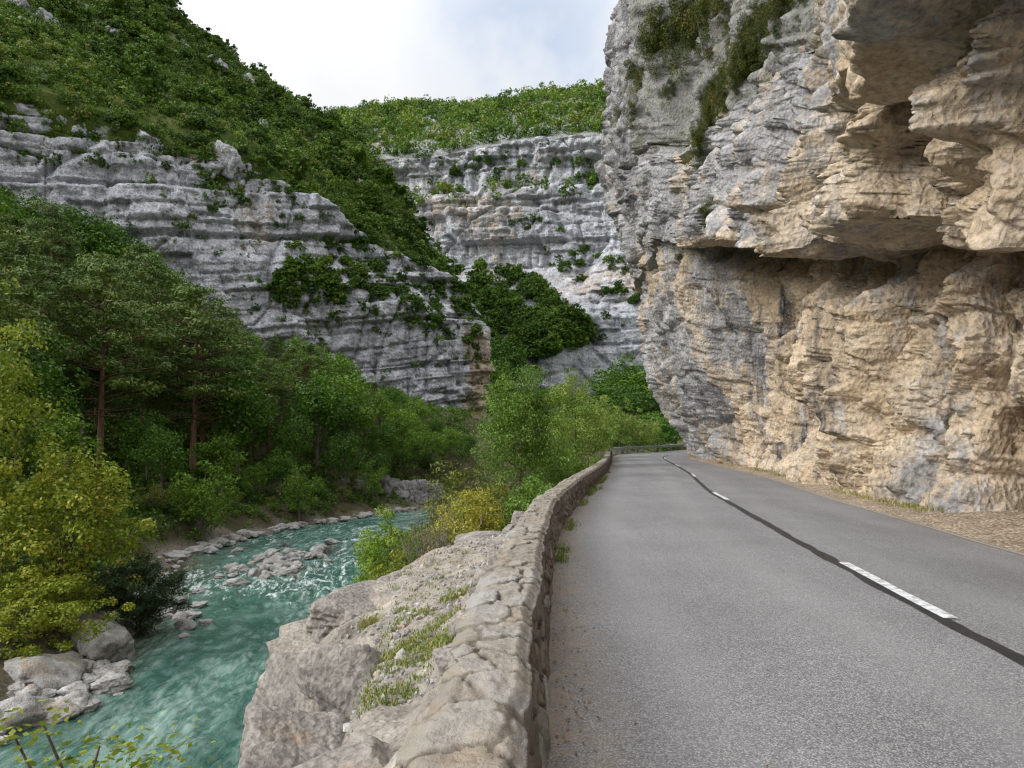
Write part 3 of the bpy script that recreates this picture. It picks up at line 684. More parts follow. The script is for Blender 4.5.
# grass blades
def grass(pts, hts, seed, spread=.05, nper=10, tint=(0, 1), wid=.006):
    r = np.random.default_rng(seed); V, Fc, tn = [], [], []; k = 0
    for p, h in zip(pts, hts):
        for j in range(nper):
            a = r.uniform(0, 6.28); ln = h*r.uniform(.5, 1.2); b = np.array(p)+np.array([r.normal()*spread, r.normal()*spread, 0])
            lean = np.array([math.cos(a), math.sin(a), 0])*ln*r.uniform(.2, 1.1); sd = np.array([-math.sin(a), math.cos(a), 0])*wid*r.uniform(.6, 1.4)
            m = b+lean*.4+np.array([0, 0, ln*.6]); tp = b+lean+np.array([0, 0, ln*.9])
            V += [b-sd, b+sd, m+sd*.7, m-sd*.7, tp]; Fc += [(k, k+1, k+2, k+3), (k+3, k+2, k+4, k+4)]; k += 5
            t_ = r.uniform(*tint); tn += [t_]*5
    Fq = np.array(Fc); V = np.array(V)
    # split the degenerate tips into a quad with a duplicated vertex
    tipq = Fq[1::2]; extra = V[tipq[:, 2]]+np.array([.0008, 0, 0]); ids = np.arange(len(V), len(V)+len(extra))
    V = np.vstack([V, extra]); tn = np.concatenate([tn, np.array(tn)[tipq[:, 2]]])
    Fq[1::2, 3] = ids; Fq[1::2] = np.stack([tipq[:, 0], tipq[:, 1], tipq[:, 2], ids], 1)
    return raw_mesh('grass', V, Fq, M['grass'], False, {'tint': ('POINT', tn)})
gp, gh = [], []
for i in range(4200):
    y = 3.6+4.6*rr0.random(); x = float(XL(y))-.5-.95*rr0.random()
    cx = -.62-.03*(y-4)
    d = ((x-cx)/.34)**2+((y-4.9)/1.1)**2
    if d > 1+.9*vn(np.array([x*3]), np.array([y*3]), seed=55)[0] or vn(np.array([x*4.5]), np.array([y*3.5]), seed=56)[0] < -.15: continue
    gp.append((x, y, ledge_z(x, y))); gh.append(.012+.032*rr0.random())
for i in range(60):
    y = 5.8+2.4*rr0.random(); x = -.45-.8*rr0.random(); x = max(x, -1.2); gp.append((x, y, ledge_z(x, y))); gh.append(.02+.03*rr0.random())
o = link('grass', grass(gp, gh, 3, .03, 11, (.1, .85), .0035)); tag(o, 'short green and straw coloured grass on the rock ledge', kind='stuff')
gp, gh = [], []
for i in range(700):
    y = 4+34*rr0.random()**.8; x = float(XL(y))+.06+.10*rr0.random()
    if vn(np.array([y*.6]), np.array([0.]), seed=57)[0] < .42-.025*y: continue
    gp.append((x, y, float(ZR(y)))); gh.append((.015+.05*rr0.random())*(1 if y < 9 else 2.6))
o = link('grass', grass(gp, gh, 4, .05, 10, (.05, .9), .005)); tag(o, 'weedy grass along the foot of the parapet wall', kind='stuff')
gp, gh = [], []
for i in range(420):
    y = 12+34*rr0.random(); 
    if vn(np.array([y*.5]), np.array([2.]), seed=58)[0] < .05: continue
    x = float(XR(y))+.5+.6*rr0.random(); gp.append((x, y, float(ZR(y))+.08)); gh.append(.05+.12*rr0.random())
o = link('grass', grass(gp, gh, 5, .08, 8, (.4, 1.), .01)); tag(o, 'dry grass along the foot of the overhanging cliff', kind='stuff')
# straw tuft on the ledge edge
gp = [(-1.2+.05*rr0.normal(), 6.0+.05*rr0.normal(), ledge_z(-1.2, 6.0)) for i in range(16)]
me = grass(gp, [.13]*16, 6, .03, 14, (.75, 1.), .003); o = link('grass_tuft', me); tag(o, 'single straw coloured grass tuft on the river edge of the ledge', 'grass tuft')
# fallen leaves on the road verge
r = np.random.default_rng(77); V, Fc, tn = [], [], []
for i in range(520):
    y = 2.2+14*r.random()**1.5; x = float(XL(y))+.03+abs(r.normal())*.13*(1+ y*.02) if r.random() < .93 else float(XL(y))+r.random()*3
    s_ = r.uniform(.006, .016); a = r.uniform(0, 6.28); z = float(ZR(y))+.012
    if x > float(XL(y))+.4: z += .03
    c_, s2 = math.cos(a)*s_, math.sin(a)*s_; k = len(V)
    V += [(x+c_, y+s2, z), (x-s2*.6, y+c_*.6, z+r.uniform(0, .012)), (x-c_, y-s2, z+r.uniform(0, .01)), (x+s2*.6, y-c_*.6, z+r.uniform(0, .012))]; Fc.append((k, k+1, k+2, k+3)); tn += [r.random()]*4
M['litter'] = leaf_mat('fallen_leaves', [(0, (.09, .05, .025)), (.5, (.2, .11, .05)), (1, (.32, .2, .09))], .0)
o = link('fallen_leaves', raw_mesh('fallen_leaves', V, Fc, M['litter'], False, {'tint': ('POINT', tn)})); tag(o, 'brown fallen leaves along the road edge beside the wall', kind='stuff')

# ------------------------------------------------------------------ cliffs
def curve_frame(pts, ds_fn, smooth_n=41):
    pts = np.array(pts, float); s = np.concatenate([[0], np.cumsum(np.hypot(*np.diff(pts, axis=0).T))])
    fine = np.linspace(0, s[-1], 4000); Pf = np.stack([np.interp(fine, s, pts[:, 0]), np.interp(fine, s, pts[:, 1])], 1)
    k = np.hanning(smooth_n*4+3); k /= k.sum(); pad = len(k)//2
    for c in (0, 1):
        ext = np.concatenate([2*Pf[0, c]-Pf[pad:0:-1, c], Pf[:, c], 2*Pf[-1, c]-Pf[-2:-pad-2:-1, c]]); Pf[:, c] = np.convolve(ext, k, 'valid')[:4000]
    dens = 1/ds_fn(Pf); cd = np.concatenate([[0], np.cumsum((dens[1:]+dens[:-1])/2*np.diff(fine))]); n = int(cd[-1])+2
    q = np.linspace(0, cd[-1], n); sf = np.interp(q, cd, fine)
    B = np.stack([np.interp(sf, fine, Pf[:, 0]), np.interp(sf, fine, Pf[:, 1])], 1)
    T = np.gradient(B, axis=0); T /= np.linalg.norm(T, axis=1, keepdims=True)
    return sf, B, np.stack([-T[:, 1], T[:, 0]], 1)

def right_cliff():
    pts = [(10.6, -45), (10.0, -20), (9.6, -6), (9.5, 4), (9.7, 9), (10.2, 12.2), (10.6, 13.4), (9.75, 14.8), (9.8, 17), (10.9, 23), (13., 32), (14.9, 42), (15.6, 50), (15.7, 57), (16.2, 62), (18.5, 66), (23, 70), (31, 73), (60, 76)]
    s, B, N = curve_frame(pts, lambda Q: np.clip(np.hypot(Q[:, 0], Q[:, 1])*.0036, .045, .22)+.5*(Q[:, 1] < -4), 14)
    Y = B[:, 1].copy()
    prow = sst(43, 49, Y)                              # 1 on the far prow
    zl = lin(Y, [-45, 0, 11.5, 22, 40, 48, 60, 80], [-1, 2.2, 4.75, 7.9, 13.6, 15.2, 15.6, 15.6])
    zl = zl+.38*fbm(s*.3, s*0, octv=4, seed=100)
    zr = np.where(Y < 20.6, lin(Y, [-45, 0, 12.3, 20.7], [3, 5.2, 8.3, 11.4]), lin(Y, [20.6, 22, 25, 31, 37, 41, 46, 80], [11.6, 14.3, 15, 16.2, 17.6, 18.6, 21.5, 21.5]))
    zr = zr+.3*fbm(s*.3, s*0, octv=3, seed=101)
    ZT = 50.
    n1, n2, n3, n4, n5 = 230, 46, 150, 70, 190
    def col(a): return np.repeat(np.asarray(a)[:, None], 1, 1)
    t1 = np.linspace(0, 1, n1); t2 = np.linspace(0, 1, n2+1)[1:]; t3 = np.linspace(0, 1, n3+1)[1:]; t4 = np.linspace(0, 1, n4+1)[1:]; t5 = np.linspace(0, 1, n5+1)[1:]
    zb = ZR(np.clip(Y, -60, 70))-.35
    e1 = .10
    Z = np.concatenate([zb[:, None]+(zl-e1-zb)[:, None]*t1[None], (zl-e1)[:, None]+(2*e1)*t2[None], (zl+e1)[:, None]+(zr-.12-zl-e1)[:, None]*t3[None],
                        (zr-.12)[:, None]+.24*t4[None], (zr+.12)[:, None]+(ZT-zr-.12)[:, None]*t5[None]**1.35], 1)
    # offsets towards the road
    up_prow = lambda z: lin(z, [0, 1, 2.5, 4.5, 7, 14, 22, 29, 38, 50], [0, .1, .6, 1.7, 3.3, 4.6, 6.1, 6.8, 5.2, 2])
    ulo = lin(Y, [-45, 8, 13, 18, 24, 32, 40, 45], [.5, .8, .6, .7, 1.0, 1.3, 1.6, 4.0])
    uhi = lin(Y, [-45, 6, 11.5, 18, 22, 30, 36, 41, 44, 48], [2.0, 2.0, 2.2, 2.0, 2.2, 3.4, 4.4, 5.2, 5.2, 5.6])
    uend = lin(Y, [-45, 12, 20, 24, 31, 37, 42, 48], [1.1, 1.0, .9, 1.6, 3.0, 3.9, 4.6, 6.0])
    jut = np.where(Y < 20.9, 4.4, 0)*sst(21.1, 20.4, Y)
    rec = sst(21., 23., Y)*sst(50, 44, Y)*2.4
    u4 = np.where(Y < 20.5, np.maximum(lin(Y, [-45, 8, 10.8, 12.5, 14.5, 16, 18, 19.5, 20.5], [4.6, 4.6, 4.2, 3.7, 2.9, 2.3, 1.7, 1.25, 1.0]), uend), uend)-rec
    U1 = ulo[:, None]*(.05+.95*sst(-.1, 1.0, t1)[None])-.5*np.sin(t1*math.pi)[None]*(1-prow)[:, None]*sst(23, 27, Y)[:, None]
    U1 = U1*(1-prow)[:, None]+prow[:, None]*up_prow(Z[:, :n1])
    U2 = ulo[:, None]*(1-prow)[:, None]+prow[:, None]*up_prow(zl)[:, None]
    uh = uhi*(1-prow)+prow*(up_prow(zl)+.55)
    U2 = U2+(uh[:, None]-U2)*t2[None]**.8
    ue = uend*(1-prow)+prow*(up_prow(zr)+.3)
    U3 = uh[:, None]+(ue-uh)[:, None]*t3[None]**1.3+.25*np.sin(t3*math.pi)[None]
    u4 = u4*(1-prow)+prow*(up_prow(zr)+.7)
    U4 = ue[:, None]+(u4-ue)[:, None]*t4[None]**.8
    z5 = Z[:, -n5:]
    U5n = u4[:, None]+sst(18, 24, Y)[:, None]*(z5-zr[:, None])*.10+sst(20.5, 18, Y)[:, None]*np.minimum(z5-zr[:, None], 3)*.03-sst(21, 18, Y)[:, None]*np.maximum(z5-zr[:, None]-3, 0)*.25
    U5 = U5n*(1-prow)[:, None]+prow[:, None]*(up_prow(z5)+.7)
    dz_ = (Z[:, :n1]-zl[:, None])
    rcs = lin(Y, [-45, 10, 14, 22, 30, 38, 42, 45], [.2, .3, .7, 1.35, 1.8, 2.0, 1.5, 0])
    U1 = U1-rcs[:, None]*sst(-2.2, -.9, dz_+.5*vn(s*.4, s*0, seed=130)[:, None])*(1-prow)[:, None]
    U1 = U1-.75*rcs[:, None]*sst(-5.4, -4.5, dz_+.9*vn(s*.35, s*0, seed=141)[:, None])*sst(-.2, .15, vn(s*.16, s*0, seed=142)+.35)[:, None]*(1-prow)[:, None]
    U2 = U2-1.5*rcs[:, None]*(1-t2[None]**.6)*(1-prow)[:, None]
    U = np.concatenate([U1, U2, U3, U4, U5], 1)
    Yg = np.repeat(Y[:, None], Z.shape[1], 1); S = np.repeat(s[:, None], Z.shape[1], 1)
    zs = Z-zl[:, None]                                  # bedding follows the dipping lip
    # the small cave at the foot of the buttress
    U -= 3.2*np.exp(-(np.abs(Yg-13.75)/.95)**4)*sst(2.0, 1.2, Z-.45*(Yg-13.75)+.2*np.sin(Yg*3))
    # hollow under the left end of the overhang
    U -= 1.9*np.exp(-((Yg-34)/8.)**2)*sst(11, 7, Z)*sst(-.3, 2.5, Z)*(1-prow)[:, None]
    # ---- relief
    lo = sst(.6, -.3, zs)
    wS, wZ = S+.5*fbm(S*.4, Z*.4, octv=3, seed=110), zs+.35*fbm(S*.35, Z*.5, octv=3, seed=111)
    wS = wS+.22*zs                                      # joints lean a little
    amp = .8+.25*vn(S*.1, Z*.1, seed=109)
    flute = ridged(wS*.36, wZ*.07, octv=3, seed=112, gain=.5)
    flute2 = ridged(wS*1.15, wZ*.16, octv=3, seed=126, gain=.55)
    f1, f2, idn, off = wblend(wS*.36, wZ*.18, U*.15, 113, 14, .9, .6)
    g1, g2, idg, ofg = wblend(wS*1.0, wZ*.30, U*.4, 114, 14, .9, .45)
    k1, k2, idk, ofk = wblend(wS*2.4, wZ*.95, U*1., 115, 13, .9, .5)
    m1, m2, idm, ofm = wblend(wS*5.2, wZ*2.8, U*2, 123, 11, .9, .6)
    bed = vn(wZ*.55, S*.05, seed=116)+.5*vn(wZ*1.5, S*.12, seed=117)
    bb_, bbed, bj, bjs = stepblk(wZ, wS, 1.25, 2.6, 118, .2, .16)
    bb2, bbed2, bj2, bjs2 = stepblk(wZ+.3, wS, 3.4, 5.5, 131, .1, .1)
    k1, k2 = k1, k2
    under = np.concatenate([np.zeros(n1), np.ones(n2)*.9, np.zeros(n3), np.ones(n4)*.9, np.zeros(n5)])[None]
    m1, m2, idm, ofm = worley(wS*5.5+.6*wZ, wZ*3.2, U*4, 123)
    upr = sst(.2, 1.2, zs)
    D = .50*flute+.34*flute2+1.1*(idn-.5)+1.5*off-.30*sst(.10, 0, f2-f1)+.62*(idg-.5)+1.5*ofg-.26*sst(.08, 0, g2-g1)+.26*(idk-.5)+.80*ofk-.13*sst(.09, 0, k2-k1)+.09*(idm-.5)+.28*ofm-.03*sst(.1, 0, m2-m1)
    D = D+.09*bed+(.16+.49*upr)*bb_-(.08+.12*upr)*bj*(.5+.5*vn(S*.3, Z*.3, seed=135))-.10*bjs*upr+.9*bb2+.3*bbed2-.25*bj2
    D = D+.10*fbm(S*1.4, Z*1.4, U, 5, 120, .6)
    D = D*amp
    D *= (.45+.55*sst(0, 1.3, Z-zb[:, None]))
    wgt = 1-.85*under
    wgt = wgt*(1-.6*np.concatenate([np.zeros(n1+n2+n3), np.ones(n4+n5)])[None]*sst(20.5, 16, Y)[:, None])
    U2t = U+D*wgt
    # underside roughness goes into z
    Zd = Z+under*(.08*(idg-.5)+.13*fbm(S*.7, U*1.2, octv=4, seed=121)+.05*(idk-.5))
    X = B[:, None, 0]+N[:, None, 0]*U2t; Yp = B[:, None, 1]+N[:, None, 1]*U2t
    Pq = np.stack([X, Yp, Zd], -1)
    # ---- weathering attributes
    tan = .85*sst(.8, -.5, zs)*(1-prow)[:, None]+(1-prow)[:, None]*sst(-.5, .8, zs)*lin(Y, [0, 19, 24, 30], [.95, .85, .55, .15])[:, None]
    tan = tan+prow[:, None]*lin(Z, [0, 5, 14, 18, 24], [.75, .62, .55, .25, .08])
    tan = tan+.5*fbm(S*.35, Z*.12, octv=4, seed=122)-.14+.30*lo*(1-prow)[:, None]*sst(20, 28, Yg)
    stain = .5*sst(18, 26, Yg)*sst(46, 42, Yg)*lo+.55+.45*prow[:, None]*sst(12, 20, Z)+.25*lo
    moss = sst(0, .3, np.concatenate([np.zeros(n1+n2+n3), np.ones(n4), np.linspace(1, 0, n5)])[None]*rec[:, None]/2.4)*.6+.12*under
    return Pq, tan, stain, moss+0*tan
RP_, rtan, rst, rms = right_cliff()
cliff_me = raw_mesh('overhanging_cliff', RP_.reshape(-1, 3), grid_faces(*RP_.shape[:2]), M['cliff_r'], True,
    {'tan': ('POINT', rtan.ravel()), 'stain': ('POINT', rst.ravel()), 'moss': ('POINT', rms.ravel())})
cliff_r = link('overhanging_cliff', cliff_me); tag(cliff_r, kind='structure')
def bvh_of(Pg, st=3):
    Q = Pg[::st, ::st]; return BVHTree.FromPolygons([tuple(p) for p in Q.reshape(-1, 3).tolist()], [tuple(f) for f in grid_faces(*Q.shape[:2]).tolist()])
BR = bvh_of(RP_, 3)
def ray(bv, px, py):
    d = Vector(((px-HX)/F, 1, (HY-py)/F)); h = bv.ray_cast(Vector((0, 0, CAM_Z)), d.normalized()); return h[0]


def strata_relief(S, Z, U, sc, seed):
    """bedded limestone: thick beds broken into blocks, thin recessed partings"""
    w = Z+.6*sc*fbm(S*.012/sc, Z*.01, octv=2, seed=seed)+.16*sc*fbm(S*.12/sc, Z*.1, octv=3, seed=seed+1)
    out = 0
    w = w+1.6*sc*vn(w*.16/sc, S*.004, seed=seed+2)
    for j, (th, ln, am) in enumerate(((8.5*sc, 24*sc, 2.4*sc), (3.0*sc, 8*sc, 1.25*sc), (1.15*sc, 3.0*sc, .5*sc))):
        o_, bd, jz, js = stepblk(w, S+.4*ln*fbm(Z*.05/sc, S*0, octv=2, seed=seed+j), th, ln, seed+3*j, .10, .07)
        out = out+am*o_+am*.6*bd-am*.38*jz*(.4+.6*np.clip(.5+1.2*vn(S/(ln*1.3), w/th, seed=seed+31+j), 0, 1))-am*.48*js
    f1, f2, idn, off = wblend(S/(10*sc), w/(16*sc), U*0+.5, seed+12, 12)
    out = out+1.4*sc*(idn-.5)+1.0*sc*off-.8*sc*sst(.05, 0, f2-f1)
    g1, g2, idg, ofg = wblend(S/(1.9*sc), w/(2.2*sc), U*0+.5, seed+15, 11)
    out = out+.40*sc*(idg-.5)+1.0*sc*ofg-.22*sc*sst(.1, 0, g2-g1)+.20*sc*fbm(S/(1.5*sc), Z/(1.5*sc), octv=4, seed=seed+18, gain=.6)
    return out

def left_cliff():
    pts = [(-150, 62), (-110, 84), (-77, 105), (-53.5, 120), (-36, 132.5), (-22.7, 142), (-14, 148), (-9.0, 152), (-7.2, 157), (-11, 168), (-20, 182), (-40, 200)]
    s, B, N = curve_frame(pts, lambda Q: np.full(len(Q), .30), 18)
    N = -N                                              # face towards the river
    sx = B[:, 0]; sP = s[np.argmin(np.abs(sx+9.0)+1e3*(B[:, 1] > 155))]
    top = lin(s, np.interp([-150, -110, -77, -66, -53.5, -47, -40, -34, -22.7, -14, -9.0], sx[s <= sP], s[s <= sP]).tolist()+[sP+12, sP+60], [61, 59, 57, 56.5, 53.5, 54.5, 51, 48, 43, 38, 34, 34, 45])
    top = top+1.6*fbm(s*.08, s*0, octv=4, seed=200)
    nz = 260; v = np.linspace(0, 1, nz)
    zb = -4.
    Z = zb+(top-zb)[:, None]*v[None]; S = np.repeat(s[:, None], nz, 1)
    # vegetated ledge across the face, lower tier set forward
    zled = lin(s, np.interp([-150, -77, -60, -45, -30, -15, -9.0], sx[s <= sP], s[s <= sP]), [40, 38, 36, 33, 29.5, 27, 25.5])
    fw = lin(s, np.interp([-150, -80, -62, -40, -20, -9.0], sx[s <= sP], s[s <= sP]).tolist()+[sP+8], [0, .5, 2.5, 7.0, 8.5, 3.0, 1.0])
    rel = Z-zled[:, None]
    U = fw[:, None]*(1-np.clip((rel+.5)/9., 0, 1)**.85)-.05*np.maximum(rel, 0)
    U = U-5.0*sst(.955, 1.0, v)[None]**2
    U = U+strata_relief(S, Z-.15*S, U, 1.0, 210)
    X = B[:, None, 0]+N[:, None, 0]*U; Y = B[:, None, 1]+N[:, None, 1]*U
    tan = .04+.2*fbm(S*.06, Z*.06, octv=3, seed=205)+.6*np.exp(-((S-sP-1)/6)**2)*sst(30, 22, Z)
    return np.stack([X, Y, Z], -1), tan, s, B, N, top, sP
LP_, ltn, ls, lB, lN, ltop, lsP = left_cliff()
z0 = np.zeros(ltn.size)
o = link('cliff', raw_mesh('cliff', LP_.reshape(-1, 3), grid_faces(*LP_.shape[:2], flip=True), M['cliff_l'], True, {'tan': ('POINT', ltn.ravel()), 'stain': ('POINT', z0+.9), 'moss': ('POINT', z0+.12)})); tag(o, kind='structure')

# ---- hill above the left cliff (height field over the plan)
def left_hill():
    nd = 170; d = np.concatenate([np.linspace(0, 4, 14)[:-1], np.linspace(4, 130, nd-13)])
    m = ls <= lsP+1
    s_, B_, top_ = ls[m][::3], lB[m][::3], ltop[m][::3]
    dirv = np.array([-.62, .785])
    d0 = np.concatenate([[2.4, 2.4], d[1:]+2.4]); d = np.concatenate([[0.], d]); d0 = np.concatenate([[2.4], d0])[:len(d)]
    Pxy = B_[:, None]+dirv[None, None]*d0[None, :, None]
    ctrl = []
    for i in range(0, len(s_), max(1, len(s_)//14)): ctrl.append((B_[i, 0], B_[i, 1], top_[i]))
    ctrl += [(-9.4, 157, 36), (-17, 165, 46), (-28, 175, 64), (-38, 190, 79), (-53, 215, 95), (-62, 226, 99), (-80, 240, 104)]
    ctrl += [at(120, 60, 142), at(60, 30, 140), at(200, 100, 150), at(260, 130, 160), at(300, 155, 155), at(160, 8, 190), at(225, 58, 205), at(100, -60, 180), at(0, 20, 128), at(-80, 20, 118), at(0, -150, 190), at(-150, -100, 150), at(-300, -150, 170), at(350, 180, 165), at(380, 225, 158)]
    ctrl += [(-130, 300, 120), (-200, 220, 150), (-250, 140, 140)]
    ctrl = np.array(ctrl)
    z = rbf(ctrl[:, :2], ctrl[:, 2], Pxy.reshape(-1, 2), 2e-3).reshape(Pxy.shape[:2])
    z = np.minimum(z, 170)
    blend = sst(0, 6, d)[None]
    z = (top_[:, None]-.6+d[None]*.45)*(1-blend)+z*blend
    z = z+blend*(1.3*fbm(Pxy[..., 0]*.06, Pxy[..., 1]*.06, octv=4, seed=220)+1.1*ridged(Pxy[..., 0]*.05, z*.08, octv=3, seed=221)*.6)
    z[:, 0] -= 12
    return np.concatenate([Pxy, z[..., None]], -1)
HP = left_hill()
o = link('hillside', raw_mesh('hillside', HP.reshape(-1, 3), grid_faces(*HP.shape[:2], flip=True), M['hill'])); tag(o, kind='structure')
# back flank of that hill, closing it behind the ridge
Rg = HP[-1]
fl = np.linspace(0, 1, 30)
FP = np.stack([np.stack([Rg[:, 0]-4*q, Rg[:, 1]+9*q, Rg[:, 2]*(1-q)-8*q], 1) for q in fl], 0)
o = link('hillside', raw_mesh('hillside', FP.reshape(-1, 3), grid_faces(*FP.shape[:2], flip=True), M['hill'])); tag(o, kind='structure')
# near left valley side beyond the frame
o = None

def back_cliff():
    pts = [(-160, 330), (-90, 300), (-40, 288), (0, 282), (40, 272), (75, 262), (110, 262), (160, 270)]
    s, B, N = curve_frame(pts, lambda Q: np.full(len(Q), .60), 60)
    N = -N; X0 = B[:, 0]
    n1, n2 = 330, 150
    za = np.linspace(-8, 124, n1); zb_ = np.linspace(0, 1, n2+1)[1:]
    ztop = lin(X0, [-160, -90, -40, 0, 60, 160], [132, 126, 122, 127, 125, 124])
    ridge = lin(X0, [-160, -100, -40, 30, 90, 160], [214, 204, 198, 190, 180, 178])
    Z = np.concatenate([za[None]/124*ztop[:, None], ztop[:, None]+(ridge-ztop)[:, None]*zb_[None]], 1); S = np.repeat(s[:, None], Z.shape[1], 1)
    zl_ = lin(X0, [-60, -20, 0, 10, 24, 34, 60], [24, 26, 28, 33, 38, 46, 46])
    fwd = lin(X0, [-60, -25, -10, 24, 36, 60, 100], [52, 50, 46, 44, 30, 26, 24])
    top_b = lin(X0, [-60, 0, 28, 38, 60], [76, 74, 68, 84, 90])
    t_ = np.clip((Z-zl_[:, None])/(top_b-zl_)[:, None], 0, 1)
    U = fwd[:, None]*(1-t_**.9)
    U = U-5*sst(103, 109, Z)-3*sst(70, 74, Z)-1.5*sst(58, 60, Z)
    ab = np.maximum(Z-ztop[:, None], 0)
    U = U-np.where(ab > 0, ab*1.1+ab**2*.005, 0)
    rel = strata_relief(S, Z, U, 1.9, 310)
    steep = np.where(ab > 0, .25, 1.)*np.where((t_ > 0.02) & (t_ < .98), lin(X0, [20, 34], [.35, .9])[:, None], 1.)
    # small outcrops on the upper slope
    U = U+rel*steep
    X = B[:, None, 0]+N[:, None, 0]*U; Y = B[:, None, 1]+N[:, None, 1]*U
    tan = .05+.3*fbm(S*.03, Z*.03, octv=3, seed=305)+.28*np.exp(-((Z-60)/14)**2)
    return np.stack([X, Y, Z], -1), tan, np.where(ab > 0, 1., 0.), t_
BP_, btn, babove, bbench = back_cliff()
z0 = np.zeros(btn.size)
o = link('cliff', raw_mesh('cliff', BP_.reshape(-1, 3), grid_faces(*BP_.shape[:2], flip=True), M['cliff_b'], True, {'tan': ('POINT', btn.ravel()), 'stain': ('POINT', z0+.95), 'moss': ('POINT', np.clip(babove, 0, 1).ravel()*.9)})); tag(o, kind='structure')
# plateau behind the rim
E = BP_[:, -1]; fl = np.linspace(0, 1, 12)
PP = np.stack([np.stack([E[:, 0]*(1+.5*q), E[:, 1]+320*q, E[:, 2]+2*q], 1) for q in fl], 1)
o = link('plateau', raw_mesh('plateau', PP.reshape(-1, 3), grid_faces(*PP.shape[:2], flip=True), M['hill'])); tag(o, kind='structure')

# ------------------------------------------------------------------ foliage
def leaf_quads(r, centers, radii, n_per, size, elong=1.6, upb=.2, shell=.45, droop=0.):
    centers = np.asarray(centers, float); radii = np.asarray(radii, float)
    if radii.ndim == 1: radii = np.repeat(radii[:, None], 3, 1)
    idx = np.repeat(np.arange(len(centers)), n_per); n = len(idx)
    d = r.normal(size=(n, 3)); d /= np.linalg.norm(d, axis=1, keepdims=True)
    rr_ = shell+(1-shell)*r.random(n)**.6
    p = centers[idx]+d*rr_[:, None]*radii[idx]
    nr = r.normal(size=(n, 3))*.6+d*1.0+np.array([0, 0, upb]); nr /= np.linalg.norm(nr, axis=1, keepdims=True)
    t = np.cross(nr, r.normal(size=(n, 3))); t[:, 2] -= droop; t /= np.linalg.norm(t, axis=1, keepdims=True)
    b = np.cross(nr, t)
    L = size*r.uniform(.6, 1.3, n)[:, None]; W = L/elong
    V = np.stack([p-t*L/2, p+b*W/2+t*L*.05, p+t*L/2, p-b*W/2+t*L*.05], 1).reshape(-1, 3)
    return V, idx
def leaf_mesh(name, V, tint, mat):
    n = len(V)//4
    return raw_mesh(name, V, np.arange(n*4).reshape(-1, 4), mat, False, {'tint': ('FACE', tint)})
def crown_clusters(r, c, rad_, n, cr, low=.25):
    out, rr_ = [], []
    while len(out) < n:
        d = r.normal(size=3); d /= np.linalg.norm(d)
        k = r.uniform(.35, 1.)
        if d[2] < -low and r.random() < .7: continue
        out.append(np.array(c)+d*k*np.array(rad_)*(1-.18*r.random())); rr_.append(cr*r.uniform(.6, 1.25)*(1.15-.35*k))
    return np.array(out), np.array(rr_)
def trunk_mesh(name, r, H, r0, tips, mat, lean=(0, 0), top=.8, fork=.3):
    mb = MB()
    n = 9; z = np.linspace(-.4, H*top, n); w = .02*H
    path = np.stack([lean[0]*z/H+w*np.sin(z/H*3+r.random()*6)*(z > 0), lean[1]*z/H+w*np.cos(z/H*2.5+r.random()*6)*(z > 0), z], 1)
    path[:, :2] -= path[0, :2]
    mb.tube(path, r0*(1.15-np.linspace(0, 1, n)**.8), 9)
    for t_ in tips:
        t_ = np.array(t_); h = np.clip(t_[2]-r.uniform(.12, .3)*H, fork*H, H*top*.95)
        k = int(np.clip(np.searchsorted(z, h), 1, n-1)); b = path[k-1]+(path[k]-path[k-1])*((h-z[k-1])/(z[k]-z[k-1]))
        mid = (b+t_)/2+np.array([0, 0, -.05*H*r.random()])+r.normal(size=3)*.015*H
        rb = r0*(1.1-h/(H*top))*.5
        mb.tube([b, mid, t_], [max(rb, .02), max(rb*.6, .014), .008], 5)
    return mb.mesh(name, mat)
def make_tree(name, seed, H, W, mat, barkm, ncl=42, per=70, leaf=.28, base=.22, elong=1.6, clr=.17, shape='round', trunk_r=None, tips_n=14, tint=(.25, .65), lean=(0, 0), droop=0., upb=.3):
    r = np.random.default_rng(seed)
    c = (lean[0]*.6, lean[1]*.6, H*(base+(1-base)*.5)); rd = (W/2*.86, W/2*.86, H*(1-base)/2*.9)
    ce, cr = crown_clusters(r, c, rd, ncl, clr*H, 1.0 if base < .12 else .25)
    if shape == 'cone':
        k = (ce[:, 2]-H*base)/(H*(1-base)); ce[:, :2] *= np.clip(1.25-.95*k, .2, 1.2)[:, None]; cr *= np.clip(1.2-.55*k, .4, 1.2)
    if shape == 'ovate':
        k = (ce[:, 2]-H*base)/(H*(1-base)); ce[:, :2] *= np.clip(1.12-.5*np.clip(k-.3, 0, 1), .2, 1.2)[:, None]; cr *= np.clip(1.15-.4*k, .4, 1.2)
    V, idx = leaf_quads(r, ce, np.stack([cr, cr, cr*.72], 1), per, leaf, elong, upb, droop=droop)
    ct = r.uniform(*tint, len(ce)); tn = np.clip(ct[idx]+r.normal(size=len(idx))*.13, 0, 1)
    cm = leaf_mesh('crown', V, tn, mat)
    tips = ce[np.argsort(r.random(len(ce)))[:tips_n]]
    tm = trunk_mesh('trunk', r, H, trunk_r or H*.018, tips, barkm, lean, .82)
    return cm, tm
